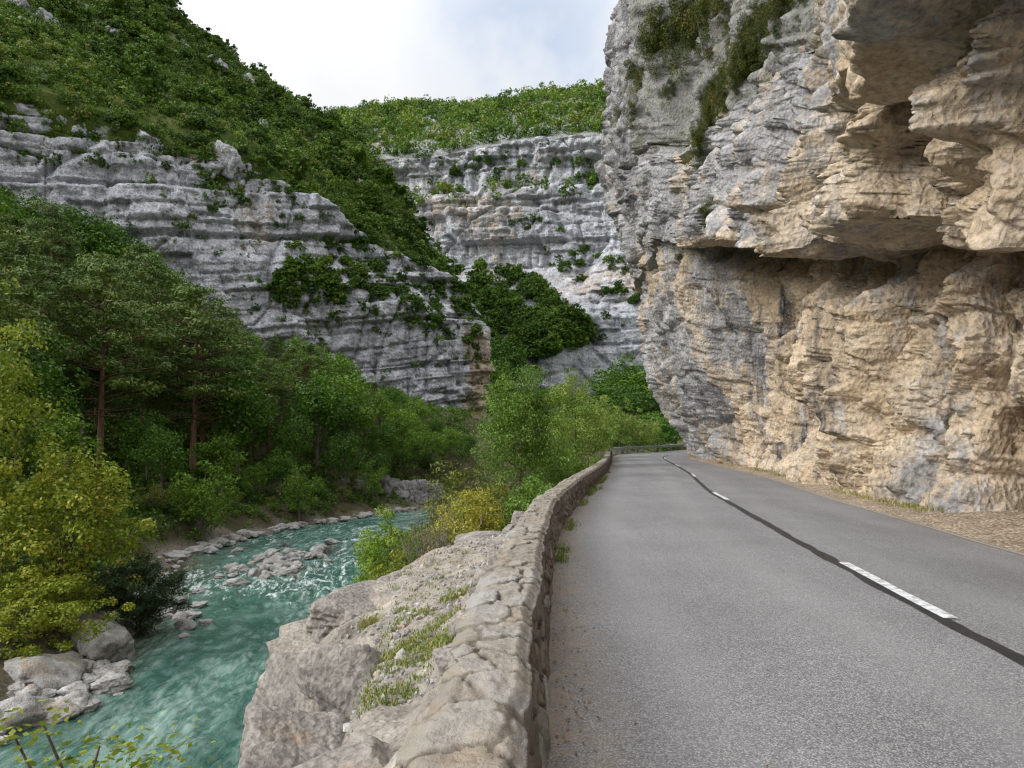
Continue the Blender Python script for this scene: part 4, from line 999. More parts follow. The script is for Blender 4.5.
def make_pine(seed, H, W, per=120, leaf=.34):
    r = np.random.default_rng(seed); ce, cr, tips = [], [], []
    nl = 11
    for i in range(nl):
        k = i/(nl-1); z = H*(.42+.56*k); w = W/2*(.55+.6*math.sin(math.pi*min(1, .25+.78*k)))*(1-.55*k**2.2); m = 6 if k < .85 else 3
        a0 = r.uniform(0, 6.28)
        for j in range(m):
            if r.random() < .12: continue
            a = a0+j*6.28/m+r.normal()*.3; q = w*r.uniform(.55, 1.05)
            p = np.array([math.cos(a)*q, math.sin(a)*q, z+r.normal()*.02*H+q*.12]); ce.append(p); cr.append((.075*H*r.uniform(.8, 1.3),)*2+(.030*H*r.uniform(.8, 1.2),)); tips.append(p)
            if r.random() < .7: p2 = p*np.array([.55, .55, 1])+np.array([r.normal()*.03*H, r.normal()*.03*H, .02*H]); ce.append(p2); cr.append((.06*H,)*2+(.026*H,))
    ce.append(np.array([0, 0, H*.97])); cr.append((.06*H, .06*H, .04*H))
    V, idx = leaf_quads(r, ce, np.array(cr), per, leaf, 3.2, .5, .1)
    ct = r.uniform(.25, .7, len(ce)); tn = np.clip(ct[idx]+r.normal(size=len(idx))*.12, 0, 1)
    cm = leaf_mesh('crown', V, tn, M['lf_pine'])
    mb = MB(); n = 10; z = np.linspace(-.5, H*.97, n); path = np.stack([.25*np.sin(z/H*3), .2*np.cos(z/H*2.2)-.2, z], 1)
    mb.tube(path, H*.016*(1.1-np.linspace(0, 1, n)), 9)
    for t_ in tips:
        h = t_[2]-.02*H; k = min(int(np.searchsorted(z, h)), n-1); b = path[k]*[1, 1, 0]+[0, 0, h-.03*H]
        mb.tube([b, (b+t_)/2+[0, 0, .01*H], t_], [H*.004, H*.003, H*.0015], 4)
    for i in range(7):                                   # dead lower branches
        a = r.uniform(0, 6.28); h = H*r.uniform(.22, .42); b = np.array([0, 0, h]); t_ = np.array([math.cos(a)*.16*H, math.sin(a)*.16*H, h+.01*H])
        mb.tube([b, (b+t_)/2+[0, 0, -.01*H], t_], [H*.003, H*.002, H*.001], 4)
    return cm, mb.mesh('trunk', M['bark_pine'])
def place_tree(name, meshes, loc, scale, rz, label, cat='tree', group=None):
    root = bpy.data.objects.new(name, None); COL.objects.link(root); root.location = loc; root.scale = scale if isinstance(scale, tuple) else (scale,)*3; root.rotation_euler = (0, 0, rz)
    tag(root, label, cat, group)
    link('crown', meshes[0], root)
    if meshes[1]: link('trunk', meshes[1], root)
    return root

# ---- forest on the left bank
PR = {}
PR['dark'] = [make_tree('t', 500+i, 13, 8.2, M['lf_dark'], M['bark'], 46, 85, .34, .16, 1.5, .13) for i in range(3)]
PR['mid'] = [make_tree('t', 510+i, 12, 8., M['lf_mid'], M['bark'], 44, 85, .32, .16, 1.5, .13) for i in range(3)]
PR['pine'] = [make_pine(520+i, 15, 9.0) for i in range(3)]
PR['young'] = [make_tree('t', 530+i, 5.5, 4.4, M['lf_mid'], M['bark'], 34, 70, .2, .05, 1.8, .14) for i in range(2)]
PR['oshrub'] = [make_tree('t', 535+i, 4.2, 4.0, M['lf_olive'], M['bark'], 26, 70, .2, .03, 2.0, .15) for i in range(2)]
LABEL = {'dark': ('broadleaf_tree', 'dark green broadleaf tree in the dense wood on the far river bank', 'dark broadleaf trees of the far bank'),
         'mid': ('broadleaf_tree', 'brighter green broadleaf tree in the dense wood on the far river bank', 'bright broadleaf trees of the far bank'),
         'pine': ('pine_tree', 'dark layered pine among the broadleaf trees on the far river bank', 'pines of the far bank'),
         'young': ('young_tree', 'small bushy green tree at the waterside edge of the far wood', 'small trees along the far waterside'),
         'oshrub': ('shrub', 'low olive-green shrub on the stony far river bank', 'shrubs along the far waterside')}
BASEH = {'dark': 13, 'mid': 12, 'pine': 15, 'young': 5.5, 'oshrub': 4.2}
rf = np.random.default_rng(42); placed = []
def put(kind, x, y, h, label=None):
    nm, lb, gr = LABEL[kind]; pr = PR[kind][int(rf.integers(len(PR[kind])))]
    z = float(terrain_z(x, y)); sc = h/BASEH[kind]
    placed.append((x, y)); w = sc*rf.uniform(.9, 1.15)
    return place_tree(nm, pr, (x, y, z-.1), (w, w, sc), rf.uniform(0, 6.28), label or lb, 'shrub' if kind == 'oshrub' else 'tree', None if label else gr)
# pines whose red trunks show
for (px, Y, h, lb) in [(143, 68, 15.5, 'tall pine with a bare red trunk, tallest at the middle of the far wood'), (201, 74, 14.5, 'slender pine with red trunk just right of the tallest pine in the far wood'),
                       (52, 66, 15, 'broad pine with flat dark layers at the left of the far wood'), (308, 88, 13.5, 'thin grey-trunked pine standing among the trees near the cliff foot'), (98, 84, 16, 'tall pine behind the two red-trunked pines, half hidden by broadleaf trees')]:
    put('pine', (px-HX)/F*Y, Y, h)
tries = 0
forest = []
while len(forest) < 135 and tries < 9000:
    tries += 1
    Y = rf.uniform(40, 150); px = rf.uniform(-90, 470); x = (px-HX)/F*Y
    rl = float(RVL(np.array(Y))); cb = float(lin(Y, CB_Y, CB_X))
    dr = rl-x
    if dr < 5 or x < cb+1: continue
    if Y < 56 and px > 60: continue
    dmin = 4.0 if dr < 14 else 4.9
    if any((x-a)**2+(y-b)**2 < dmin**2 for a, b in placed for y in (Y,)): continue
    # keep the shaft of the red pines open to view
    if Y < 68 and 105 < px < 235 and dr > 9: continue
    n = float(vn(np.array([x*.06]), np.array([Y*.06]), seed=71)[0])
    kind = 'pine' if (rf.random() < (.30 if px < 270 else .12) and dr > 8) else ('mid' if n+.5*rf.normal() > .12 else 'dark')
    h = rf.uniform(9, 14.5)*(.6 if dr < 9 else 1.)
    if kind == 'pine': h = rf.uniform(13, 19)
    # trees must stay under the line where the cliff shows
    capy = lin(px, [-90, 0, 50, 110, 150, 200, 260, 330, 360, 420, 470], [150, 158, 165, 212, 245, 292, 325, 340, 365, 398, 430])
    zmax = CAM_Z+(HY-capy)/F*Y; z0_ = float(terrain_z(x, Y))
    if z0_+h > zmax: h = (zmax-z0_)*rf.uniform(.68, 1.03)
    if h < 4.5: continue
    forest.append((kind, x, Y, h))
    put(kind, x, Y, h)
# the two pines nearest the water whose red trunks stand clear
pn = [o for o in COL.objects if o.name.startswith('pine_tree')]
for tx, lb in ((101, 'umbrella-crowned pine with a thick bare red trunk, left one of the two nearest the river'), (195, 'umbrella-crowned pine with a bare red trunk, right one of the two nearest the river')):
    c_ = [o for o in pn if abs(HX+F*o.location.x/o.location.y-tx) < 7]
    if c_:
        o = min(c_, key=lambda q: q.location.y); o['label'] = lb
# waterside
for i in range(44):
    Y = rf.uniform(46, 88); dr = rf.uniform(2.6, 7); x = float(RVL(np.array(Y)))-dr
    px = HX+F*x/Y
    if px < 150 or any((x-a)**2+(Y-b)**2 < 2.3**2 for a, b in placed): continue
    k = 'young' if rf.random() < .55 else 'oshrub'
    put(k, x, Y, rf.uniform(2.2, 5.8) if k == 'young' else rf.uniform(1.4, 3.2))
put('young', (205-HX)/F*55, 55, 7.0, 'leaning grey-green willow with a dark stem at the far water edge')
put('young', (298-HX)/F*68, 68, 6.2, 'feathery green bush at the far waterside below the cliff')

for (px, Y, h) in [(405, 118, 11), (425, 124, 11.5), (445, 128, 10), (462, 120, 9), (436, 108, 8), (415, 104, 8), (452, 112, 8), (470, 132, 10), (392, 112, 10), (480, 118, 8.5)]:
    capy = lin(px, [330, 360, 420, 450, 480], [348, 370, 397, 424, 440]); z0_ = float(terrain_z((px-HX)/F*Y, float(Y))); h = min(h, CAM_Z+(HY-capy)/F*Y-z0_)
    if h > 3: put('mid' if px % 2 else 'dark', (px-HX)/F*Y, Y, h)
for (px, Y, h) in [(4, 98, 15), (-18, 92, 15), (26, 102, 14), (60, 104, 13), (88, 106, 12), (112, 106, 11.5), (132, 108, 11), (150, 106, 10), (40, 96, 14.5), (165, 108, 9)]:
    capy = lin(px, [-90, 0, 50, 110, 150, 200], [150, 156, 172, 212, 245, 292]); x = (px-HX)/F*Y; z0_ = float(terrain_z(x, float(Y))); h = min(17., max(7., CAM_Z+(HY-capy)/F*Y-z0_)); put('mid' if px % 4 else 'dark', x, Y, h)
# ---- near trees
t = make_tree('t', 601, 9.4, 8.0, M['lf_yellow'], M['bark'], 230, 62, .16, .0, 1.5, .078, 'ovate', .12, 60, (.0, .62))
place_tree('yellow_tree', t, (-17.6, 27.5, -6.4), (1, 1, .99), .4, 'large bushy tree turning yellow on the near left shore')
t = make_tree('t', 602, 13.6, 9.5, M['lf_yellow'], M['bark'], 230, 58, .16, .04, 1.5, .058, 'round', .14, 60, (.02, .66))
place_tree('yellow_tree', t, (-21.3, 26.8, -6.0), (1, 1, 1.18), 1.4, 'taller yellowing tree cut by the left edge, behind the bushy one')
t = make_tree('t', 605, 6.0, 9.0, M['lf_yellow'], M['bark'], 150, 80, .15, .0, 1.5, .08, 'round', .08, 20, (.05, .5))
place_tree('leafy_shrub', t, (-17.2, 25.0, -6.4), (.85, .85, .72), 2.2, 'low olive green shrub spreading over the pale shore rocks at left', 'shrub')
t = make_tree('t', 603, 4.0, 4.2, M['lf_juniper'], M['bark'], 110, 190, .13, .0, 3., .12, 'round', .06, 6, (.2, .6), upb=.6)
place_tree('dark_bush', t, (-15.6, 29.3, -6.75), (1.05, 1.05, 1.0), 0, 'dense dark green rounded bush leaning over the water beside the yellow tree', 'bush')
t = make_tree('t', 604, 6.0, 3.4, M['lf_yellow'], M['bark'], 70, 45, .07, .2, 1.6, .09, 'round', .05, 60, (.05, .45))
place_tree('sapling', t, (-5.0, 8.2, -7.0), (1.8, 1.3, .97), 1.0, 'thin leafy sapling top poking up at the bottom left corner', 'sapling')

t = make_tree('t', 611, 8.2, 5.2, M['lf_willow'], M['bark'], 150, 190, .115, .03, 2.2, .095, 'ovate', .11, 26, (.1, .55), upb=.1)
place_tree('poplar_tree', t, (.3, 33, -2.8), (1, 1, 1.13), .3, 'tall grey-green poplar standing below the middle of the parapet wall')
t = make_tree('t', 612, 8.6, 5.8, M['lf_willow'], M['bark'], 140, 170, .125, .06, 2.6, .09, 'ovate', .1, 26, (.4, .95), droop=.3)
place_tree('willow_tree', t, (4.3, 46, -1.8), (1, 1, 1.04), 1.2, 'pale airy willow behind the far part of the parapet wall')
t = make_tree('t', 613, 5.6, 4.6, M['lf_olive'], M['bark'], 60, 130, .12, .0, 2.2, .11, 'round', .06, 16, (.2, .7))
place_tree('olive_shrub', t, (-1.75, 25, -3.9), (1, 1, 1.0), 2, 'rounded olive-yellow shrub left of the poplar', 'shrub')
t = make_tree('t', 614, 3.6, 2.9, M['lf_gold'], M['bark'], 80, 140, .085, .0, 2.2, .12, 'ovate', .04, 12, (.1, .75))
place_tree('golden_shrub', t, (-1.15, 19.5, -2.75), (1, 1, 1.0), 1, 'bright golden yellow shrub at the foot of the poplar', 'shrub')
t = make_tree('t', 615, 3.6, 2.8, M['lf_mid'], M['bark'], 90, 140, .085, .0, 2.4, .11, 'ovate', .04, 12, (.5, 1.))
place_tree('green_shrub', t, (-3.05, 17.5, -3.15), (.85, .85, .95), 1, 'small bright green shrub standing between the rock ledge and the river', 'shrub')
t = make_tree('t', 618, 2.0, 1.6, M['lf_gold'], M['bark'], 26, 110, .075, .0, 2.4, .13, 'round', .03, 8, (.0, .5))
place_tree('yellowing_shrub', t, (-2.75, 16.3, -2.75), (1, 1, 1), 1, 'low yellowing shrub at the foot of the small bright green shrub', 'shrub')
t = make_tree('t', 616, 5.4, 4.4, M['lf_willow'], M['bark'], 64, 130, .12, .0, 2.2, .11, 'round', .06, 16, (.05, .45))
place_tree('leafy_bush', t, (1.35, 24, -3.6), (1, 1, .95), 2.6, 'dense green bush pressed against the outer side of the wall below the poplar', 'bush')
place_tree('leafy_bush', t, (2.6, 37, -2.6), (.95, .95, .95), 4.1, 'green bush between the poplar and the pale willow', 'bush')
t2 = make_tree('t', 617, 4.6, 4.4, M['lf_willow'], M['bark'], 56, 110, .14, .0, 2.4, .11, 'ovate', .06, 14, (.35, .9))
for (px, Y, h, lb) in [(604, 58, 5.2, 'leafy bush directly behind the end of the stone wall'), (622, 70, 6.6, 'pointed light green bush behind the left end of the guard rail'), (640, 74, 5.6, 'broad light green bush behind the middle of the guard rail'),
                       (655, 78, 4.8, 'small yellow-green bush behind the right end of the guard rail'), (590, 52, 5.8, 'yellow-green bush on the bank just before the end of the wall'), (548, 42, 5.4, 'shadowy green bush below the pale willow')]:
    x = (px-HX)/F*Y; z = float(terrain_z(x, Y)); place_tree('light_bush', t2, (x, Y+2, z-.1), (h/4.6*.9, h/4.6*.9, h/4.6), px, lb, 'bush')
# bare twigs beside the small green shrub
mb = MB(); r = np.random.default_rng(9)
for i in range(46):
    a = r.uniform(0, 6.28); L = r.uniform(.7, 1.7); b = np.array([r.normal()*.25, r.normal()*.25, 0]); d = np.array([math.cos(a)*.45, math.sin(a)*.45, 1.])
    p1 = b+d*L*.5+r.normal(size=3)*.06; p2 = b+d*L+r.normal(size=3)*.12; mb.tube([b, p1, p2], [.016, .010, .004], 4)
    for j in range(3):
        q = p1+(p2-p1)*r.random(); mb.tube([q, q+r.normal(size=3)*.2+[0, 0, .12], q+r.normal(size=3)*.3+[0, 0, .3]], [.006, .004, .002], 3)
o = link('bare_shrub', mb.mesh('bare_shrub', M['twig']), None, (-1.75, 16.4, -1.9)); tag(o, 'leafless grey twiggy shrub left of the golden shrub', 'shrub')
o.scale = (1, 1, 1.15)

def gorge_z(x, y): return -4+.16*np.maximum(y-112, 0)*(.45+.55*sst(6, 30, x))+1.2*fbm(x*.06, y*.06, octv=3, seed=401)
# wood in the gap behind the prow and on the gorge floor
for (px, py_top, Y, w) in [(600, 392, 150, 13), (625, 350, 170, 15), (645, 362, 165, 15), (662, 385, 150, 13), (610, 372, 160, 13), (632, 378, 145, 12), (655, 408, 120, 11), (676, 405, 130, 12), (500, 330, 215, 16), (488, 352, 205, 15), (478, 380, 190, 13), (497, 392, 180, 13), (515, 388, 190, 14), (545, 405, 170, 13), (575, 405, 160, 13), (560, 380, 200, 14), (590, 400, 185, 14)]:
    x = (px-HX)/F*Y; zt = CAM_Z+(HY-py_top)/F*Y; h = 15.
    pr = PR['dark' if px % 3 else 'mid'][px % 3]; g_ = float(gorge_z(np.array([x]), np.array([float(Y)]))[0])-.3; h = max(zt-g_, 6.); place_tree('broadleaf_tree', pr, (x, Y, g_), (w/6.6,)*2+(h/13,), px, 'dark broadleaf tree deep in the gorge behind the roadside trees', 'tree', 'trees deep in the gorge')
# slope that carries them
gx = np.linspace(-30, 75, 60); gy = np.linspace(112, 250, 60); GX, GY = np.meshgrid(gx, gy)
GZ = gorge_z(GX, GY)
o = link('gorge_floor', raw_mesh('terrain', np.stack([GX, GY, GZ], -1).reshape(-1, 3), grid_faces(60, 60), M['hill'])); o.name = 'terrain'; tag(o, kind='structure')

# ---- scattered vegetation: sample points on the rock and hill meshes
def face_samples(Pg, n, seed, accept):
    r = np.random.default_rng(seed)
    A, Bq, Cq = Pg[:-1, :-1], Pg[1:, :-1], Pg[:-1, 1:]
    nrm_ = np.cross(Bq-A, Cq-A); ar = np.linalg.norm(nrm_, axis=2); nz = np.abs(nrm_[..., 2])/np.maximum(ar, 1e-9)
    w = (ar*accept(A, nz)).ravel(); w = w/w.sum()
    idx = r.choice(len(w), n, p=w)
    a, b, c = A.reshape(-1, 3)[idx], Bq.reshape(-1, 3)[idx], Cq.reshape(-1, 3)[idx]
    return a+(b-a)*r.random((n, 1))+(c-a)*r.random((n, 1))
def shrub_cloud(name, pts, sizes, per, leaf_k, mat, seed, tint_fn, flat=.8):
    r = np.random.default_rng(seed); n = len(pts)
    lumps = 4
    ce = np.repeat(pts, lumps, 0)+r.normal(size=(n*lumps, 3))*np.repeat(sizes, lumps)[:, None]*np.array([.28, .28, .2])+np.array([0, 0, .3])*np.repeat(sizes, lumps)[:, None]
    cr = np.repeat(sizes, lumps)*.34*r.uniform(.7, 1.2, n*lumps)
    V, idx = leaf_quads(r, ce, np.stack([cr, cr, cr*flat], 1), per//lumps, 1., 1.4, .3)
    # rescale leaves by plant size
    q = V.reshape(-1, 4, 3); c = q.mean(1, keepdims=True); L = (np.repeat(sizes, lumps)[idx]*leaf_k)[:, None, None]
    V = (c+(q-c)*L).reshape(-1, 3)
    ti = tint_fn(pts, r); tn = np.clip(np.repeat(ti, lumps)[idx]+r.normal(size=len(idx))*.09+.1*r.normal(size=n*lumps)[idx], 0, 1)
    return leaf_mesh(name, V, tn, mat)
def hill_tint(pts, r):
    n = vn(pts[:, 0]*.05, pts[:, 1]*.05, pts[:, 2]*.05, 501)
    t_ = .45+.2*n+.24*r.normal(size=len(pts)); red = (r.random(len(pts)) < .008); return np.where(red, 1., np.clip(t_, 0, .9))
def visible_px(p): return HX+F*p[:, 0]/p[:, 1], HY-F*(p[:, 2]-CAM_Z)/p[:, 1]
def in_frame(p, m=25):
    x, y = visible_px(p); return (x > -m*2) & (x < 1024+m) & (y > -m*2) & (y < 768)
def hill_acc(A, nz):
    outc = sst(.42, .52, vn(A[..., 0]*.10, A[..., 1]*.10, A[..., 2]*.12, 502)*.5+.35*vn(A[..., 0]*.03, A[..., 1]*.03, seed=503)+.3)
    x = HX+F*A[..., 0]/A[..., 1]; return (1-.3*outc)*((x > -60) & (x < 520))
pts = face_samples(HP, 7600, 1, hill_acc); pts = pts[in_frame(pts)]
pts = np.concatenate([pts, face_samples(FP, 420, 2, lambda A, nz: (A[..., 2] > 25)*1.), face_samples(HP[-36:], 1300, 6, lambda A, nz: (A[..., 2] > 25)*1.)]); pts = pts[in_frame(pts)]
r = np.random.default_rng(3); sz = 1.2+1.8*r.random(len(pts))**1.6
# the largest ones are trees of their own
big = r.permutation(len(pts))[:290]; rest = np.setdiff1d(np.arange(len(pts)), big); sz[big] = 2.8+4.6*r.random(len(big))**1.4
o = link('hillside_shrubs', shrub_cloud('hillside_shrubs', pts[rest], sz[rest], 130, .17, M['lf_hill'], 4, hill_tint)); tag(o, 'dense green scrub covering the slope above the left cliff', kind='stuff')
HB = []
for i in range(8):
    rr1 = np.random.default_rng(700+i); ce, cr = crown_clusters(rr1, (0, 0, .45), (.50, .50, .46), 40, .115, .6)
    V, idx = leaf_quads(rr1, ce, np.stack([cr, cr, cr*.85], 1), 30, .085, 1.5, .3); ct = rr1.uniform(.1, .3, len(ce))+(.0, .08, .18, .3, .12, .4, .05, .22)[i]
    HB.append(leaf_mesh('hill_bush', V, np.clip(ct[idx]+rr1.normal(size=len(idx))*.1, 0, 1), M['lf_hill']))
def bushes(P_, S_, label, group, name='hill_bush', seed=0, zoff=-.15):
    rr1 = np.random.default_rng(seed)
    for p, s_ in zip(P_, S_):
        o = link(name, HB[int(rr1.integers(8))], None, (p[0], p[1], p[2]+zoff*s_)); o.scale = (s_*rr1.uniform(.75, 1.35), s_*rr1.uniform(.75, 1.35), s_*rr1.uniform(.65, 1.25)); o.rotation_euler = (0, 0, rr1.uniform(0, 6.28)); tag(o, label, 'bush', group)
bushes(pts[big], sz[big]*1.1, 'large rounded green bush standing out of the scrub above the left cliff', 'large bushes above the left cliff', seed=1)
BH = bvh_of(HP, 1)
ocl = ['pale rock outcrop in the scrub at the top left corner', 'pale rock outcrop below the top left corner, its left half', 'pale rock outcrop below the top left corner, its right half', 'small pale rock high on the green slope left of the skyline', 'long pale rock in the scrub just under the middle of the skyline', 'pale rock just right of the long one under the skyline', 'pale rock in the scrub below the lower end of the left skyline', 'pale rock standing alone in the scrub above the cliff', 'small pale rock farther down the slope toward the gorge', 'blocky grey pillar of rock at the cliff rim', 'pale rocks on the shoulder above the back of the gorge', 'lower pale rock on the shoulder above the back of the gorge', 'lowest pale rock on the falling shoulder']
for i, ((px, py, w_, h_), lb) in enumerate(zip([(20, 6, 5.5, 3.5), (26, 27, 5, 3.5), (50, 24, 6, 4), (112, 34, 5, 3), (214, 66, 8, 4.5), (247, 80, 5, 3.5), (298, 100, 7, 3), (262, 125, 5.5, 3.5), (323, 122, 4, 3), (228, 160, 5, 7), (378, 152, 5, 4), (408, 168, 6, 6), (360, 185, 5, 3.5)], ocl)):
    h = ray(BH, px, py)
    if h is None: continue
    o = link('rock_outcrop', rock_mesh('rock_outcrop', 980+i, (w_, w_*.8, h_), M['hill_rock'], sub=4, rough=.2, boxy=1, planes=16, nsc=1.6), None, (h.x, h.y, h.z-.12*h_)); o.rotation_euler = (.1, .1, i*.7); tag(o, lb, 'rock outcrop')
# scrub on the ledges of the left cliff
def ledge_acc(A, nz): return sst(.38, .62, nz)*(A[..., 2] > 6)*(.25+.75*sst(-.1, .3, vn(A[..., 0]*.07, A[..., 1]*.07, A[..., 2]*.06, 510)))
pts = face_samples(LP_, 900, 7, ledge_acc); r = np.random.default_rng(8); sz = .7+1.7*r.random(len(pts))**2; pts = pts[in_frame(pts)]; sz = sz[:len(pts)]
x_, y_ = visible_px(pts)
o = link('cliff_shrubs', shrub_cloud('cliff_shrubs', pts, sz, 120, .18, M['lf_hill'], 9, lambda p, r: .28+.12*r.normal(size=len(p)))); tag(o, 'scrub growing on the ledges of the left cliff', kind='stuff')
# broad green ledge: bushes of their own
BL = bvh_of(LP_[:, :], 2)
lp, lsz = [], []
r = np.random.default_rng(12)
for i in range(230):
    px = r.uniform(275, 478); cy = lin(px, [275, 330, 400, 440, 478], [287, 280, 285, 290, 322]); py = cy+r.normal()*lin(px, [275, 400, 440, 478], [9, 24, 34, 14])
    h = ray(BL, px, py)
    if h is not None: lp.append(h[:]); lsz.append(r.uniform(1.6, 3.8))
for i in range(60):                                     # gully and rim of the upper tier
    px, py = [(r.normal()*14+215, r.normal()*28+180), (r.normal()*10+290, r.normal()*14+205), (r.normal()*40+360, r.normal()*12+215), (r.normal()*60+90, r.normal()*5+165)][i % 4]
    h = ray(BL, px, py)
    if h is not None: lp.append(h[:]); lsz.append(r.uniform(1.0, 2.6))
bushes(lp, lsz, 'dark green bush rooted on a ledge of the left cliff face', 'bushes on the left cliff face', 'cliff_bush', 2)
# back cliff and plateau
def back_acc(A, nz): return (sst(.4, .6, nz)*(A[..., 2] > 100)*(A[..., 2] < 113)*(1.2-.8*sst(-5, 20, A[..., 0]))+(A[..., 2] > lin(A[..., 0], [-160, -90, -40, 0, 60, 160], [133, 127, 123, 128.5, 127, 126]))*(A[..., 1] > 275))*sst(-1.3, -.5, vn(A[..., 0]*.03, A[..., 1]*.03, A[..., 2]*.05, 520))
pts = face_samples(BP_, 3300, 21, back_acc); pts = pts[in_frame(pts, 10)]; r = np.random.default_rng(22); sz = 2.2+6.0*r.random(len(pts))**2
o = link('plateau_scrub', shrub_cloud('plateau_scrub', pts, sz, 110, .17, M['lf_hill'], 23, lambda p, r: hill_tint(p, r)-.02)); tag(o, 'distant green scrub covering the slope above the back cliff', kind='stuff')
def back_ledge(A, nz): return sst(.35, .65, nz)*(A[..., 2] > 20)*(A[..., 2] < 124)*sst(-.2, .3, vn(A[..., 0]*.04, A[..., 1]*.02, A[..., 2]*.04, 521))
pts = face_samples(BP_, 700, 24, back_ledge); pts = pts[in_frame(pts, 10)]; sz = 1.5+2.8*np.random.default_rng(25).random(len(pts))**2
o = link('cliff_shrubs', shrub_cloud('cliff_shrubs', pts, sz, 100, .18, M['lf_hill'], 26, lambda p, r: .3+.12*r.normal(size=len(p)))); tag(o, 'scrub growing on the ledges of the distant back cliff', kind='stuff')
BBK = bvh_of(BP_, 2)
lp, lsz = [], []; r = np.random.default_rng(31)
for i in range(260):                                    # wooded bench below the back cliff
    px = r.uniform(470, 588); y0 = lin(px, [470, 500, 545, 588], [272, 272, 290, 335]); y1 = lin(px, [470, 588], [385, 345]); py = r.uniform(y0, max(y1, y0+4))
    h = ray(BBK, px, py)
    if h is not None: lp.append(h[:]); lsz.append(r.uniform(5., 9.))
bushes(lp, lsz, 'dark green tree in the wood on the bench below the back cliff', 'trees on the bench below the back cliff', 'bench_tree', 3, -.1)
lp, lsz = [], []
for (cx, cy, sx, sy, n) in [(575, 262, 14, 12, 16), (620, 290, 12, 14, 18), (470, 170, 30, 8, 16), (540, 228, 14, 5, 6), (600, 180, 14, 5, 7), (635, 250, 6, 14, 6), (600, 330, 5, 6, 3), (520, 163, 22, 5, 10)]:
    for i in range(n):
        h = ray(BBK, cx+r.normal()*sx, cy+r.normal()*sy)
        if h is not None: lp.append(h[:]); lsz.append(r.uniform(2.5, 6.))
bushes(lp, lsz, 'dark green bush clinging to the distant back cliff', 'bushes on the back cliff', 'cliff_bush', 4)

# undergrowth on both banks
r = np.random.default_rng(71); up, us = [], []
while len(up) < 4300:
    Y = 28+122*r.random()**1.2; px = r.uniform(-80, 470); x = (px-HX)/F*Y; dr = float(RVL(np.array(Y)))-x
    if dr < 1.0+2.0*r.random()**2 or x < lin(Y, CB_Y, CB_X)-2: continue
    up.append((x, Y, float(terrain_z(x, Y))-.1)); us.append(r.uniform(.8, 2.3)*(1 if dr > 8 else .7))
while len(up) < 5000:
    Y = r.uniform(15, 95); x0_, x1_ = float(RVR(np.array(Y))), float(XL(Y))-.6; x = r.uniform(x0_+.5, x1_)
    if Y < 24 and x < -.5-.2*(Y-15): continue
    up.append((x, Y, float(terrain_z(x, Y))-.1)); us.append(r.uniform(.5, 1.3))
up = np.array(up); us = np.array(us)
o = link('undergrowth', shrub_cloud('undergrowth', up, us, 100, .15, M['lf_hill'], 72, lambda p, r: np.clip(.35+.25*vn(p[:, 0]*.15, p[:, 1]*.15, seed=73)+.13*r.normal(size=len(p)), 0, .85))); tag(o, 'low green undergrowth covering both river banks', kind='stuff')
# ---- shrubs hanging on the right cliff
def cliff_clump(seed, n=20, tint=(.2, .7), leaf=.05):
    r = np.random.default_rng(seed); ce = r.normal(size=(n, 3))*np.array([.22, .22, .32]); cr = r.uniform(.12, .24, n)
    V, idx = leaf_quads(r, ce, cr, 170, leaf, 2.2, .1, droop=.3); ct = r.uniform(*tint, n)
    return leaf_mesh('cliff_shrub', V, np.clip(ct[idx]+r.normal(size=len(idx))*.12, 0, 1), M['lf_cliff'])
CC = [cliff_clump(800+i, 26) for i in range(3)]+[cliff_clump(810, 26, tint=(.6, 1.))]
r = np.random.default_rng(61)
def cs(pxs, label, group, smin, smax, which=None):
    for px, py in pxs:
        h = ray(BR, px, py)
        if h is None: continue
        k = (smin+(smax-smin)*r.random())*min(1., h.y/34); o = link('cliff_shrub', CC[int(r.integers(3)) if which is None else which], None, h[:]); o.scale = (k*.9, k*.9, k*1.1); o.rotation_euler = (0, 0, r.uniform(0, 6.28)); tag(o, label, 'shrub', group)
gul = []
for i in range(110):
    q = r.random(); cx = lin(q, [0, .3, .6, 1], [697, 718, 742, 782]); cy = 142-q*145; wdt = lin(q, [0, .3, 1], [5, 11, 15]); gul.append((cx+r.normal()*wdt*.5, cy+r.normal()*wdt*.35))
cs(gul, 'green shrub in the steep planted gully high on the overhanging cliff', 'shrubs in the gully of the overhanging cliff', .7, 1.35)
cs([(655+r.random()*60, 0) for i in range(0)]+[(648+k*5.5+r.normal()*3, 48-k*3.4+r.normal()*4) for k in range(15)], 'yellow-brown shrub on the sloping ledge of the far cliff prow', 'shrubs on the ledge of the far prow', 1.6, 3.0, None)
cs([(630, 75), (634, 68), (640, 80), (632, 110), (622, 118)], 'dark shrub clinging to the outer edge of the far cliff prow', 'shrubs on the outer edge of the far prow', 1.2, 2.2)
cs([(667, 92), (672, 89)], 'small faded shrub in the middle of the far prow face', 'small shrubs on the far prow face', .8, 1.1)
cs([(708, 207), (706, 214)], 'yellow-green tuft hanging just above the long overhang lip', 'tufts above the overhang lip', .7, .95)
cs([(681, 256)], 'small dark tuft under the left end of the overhang lip', None, .8, .9)

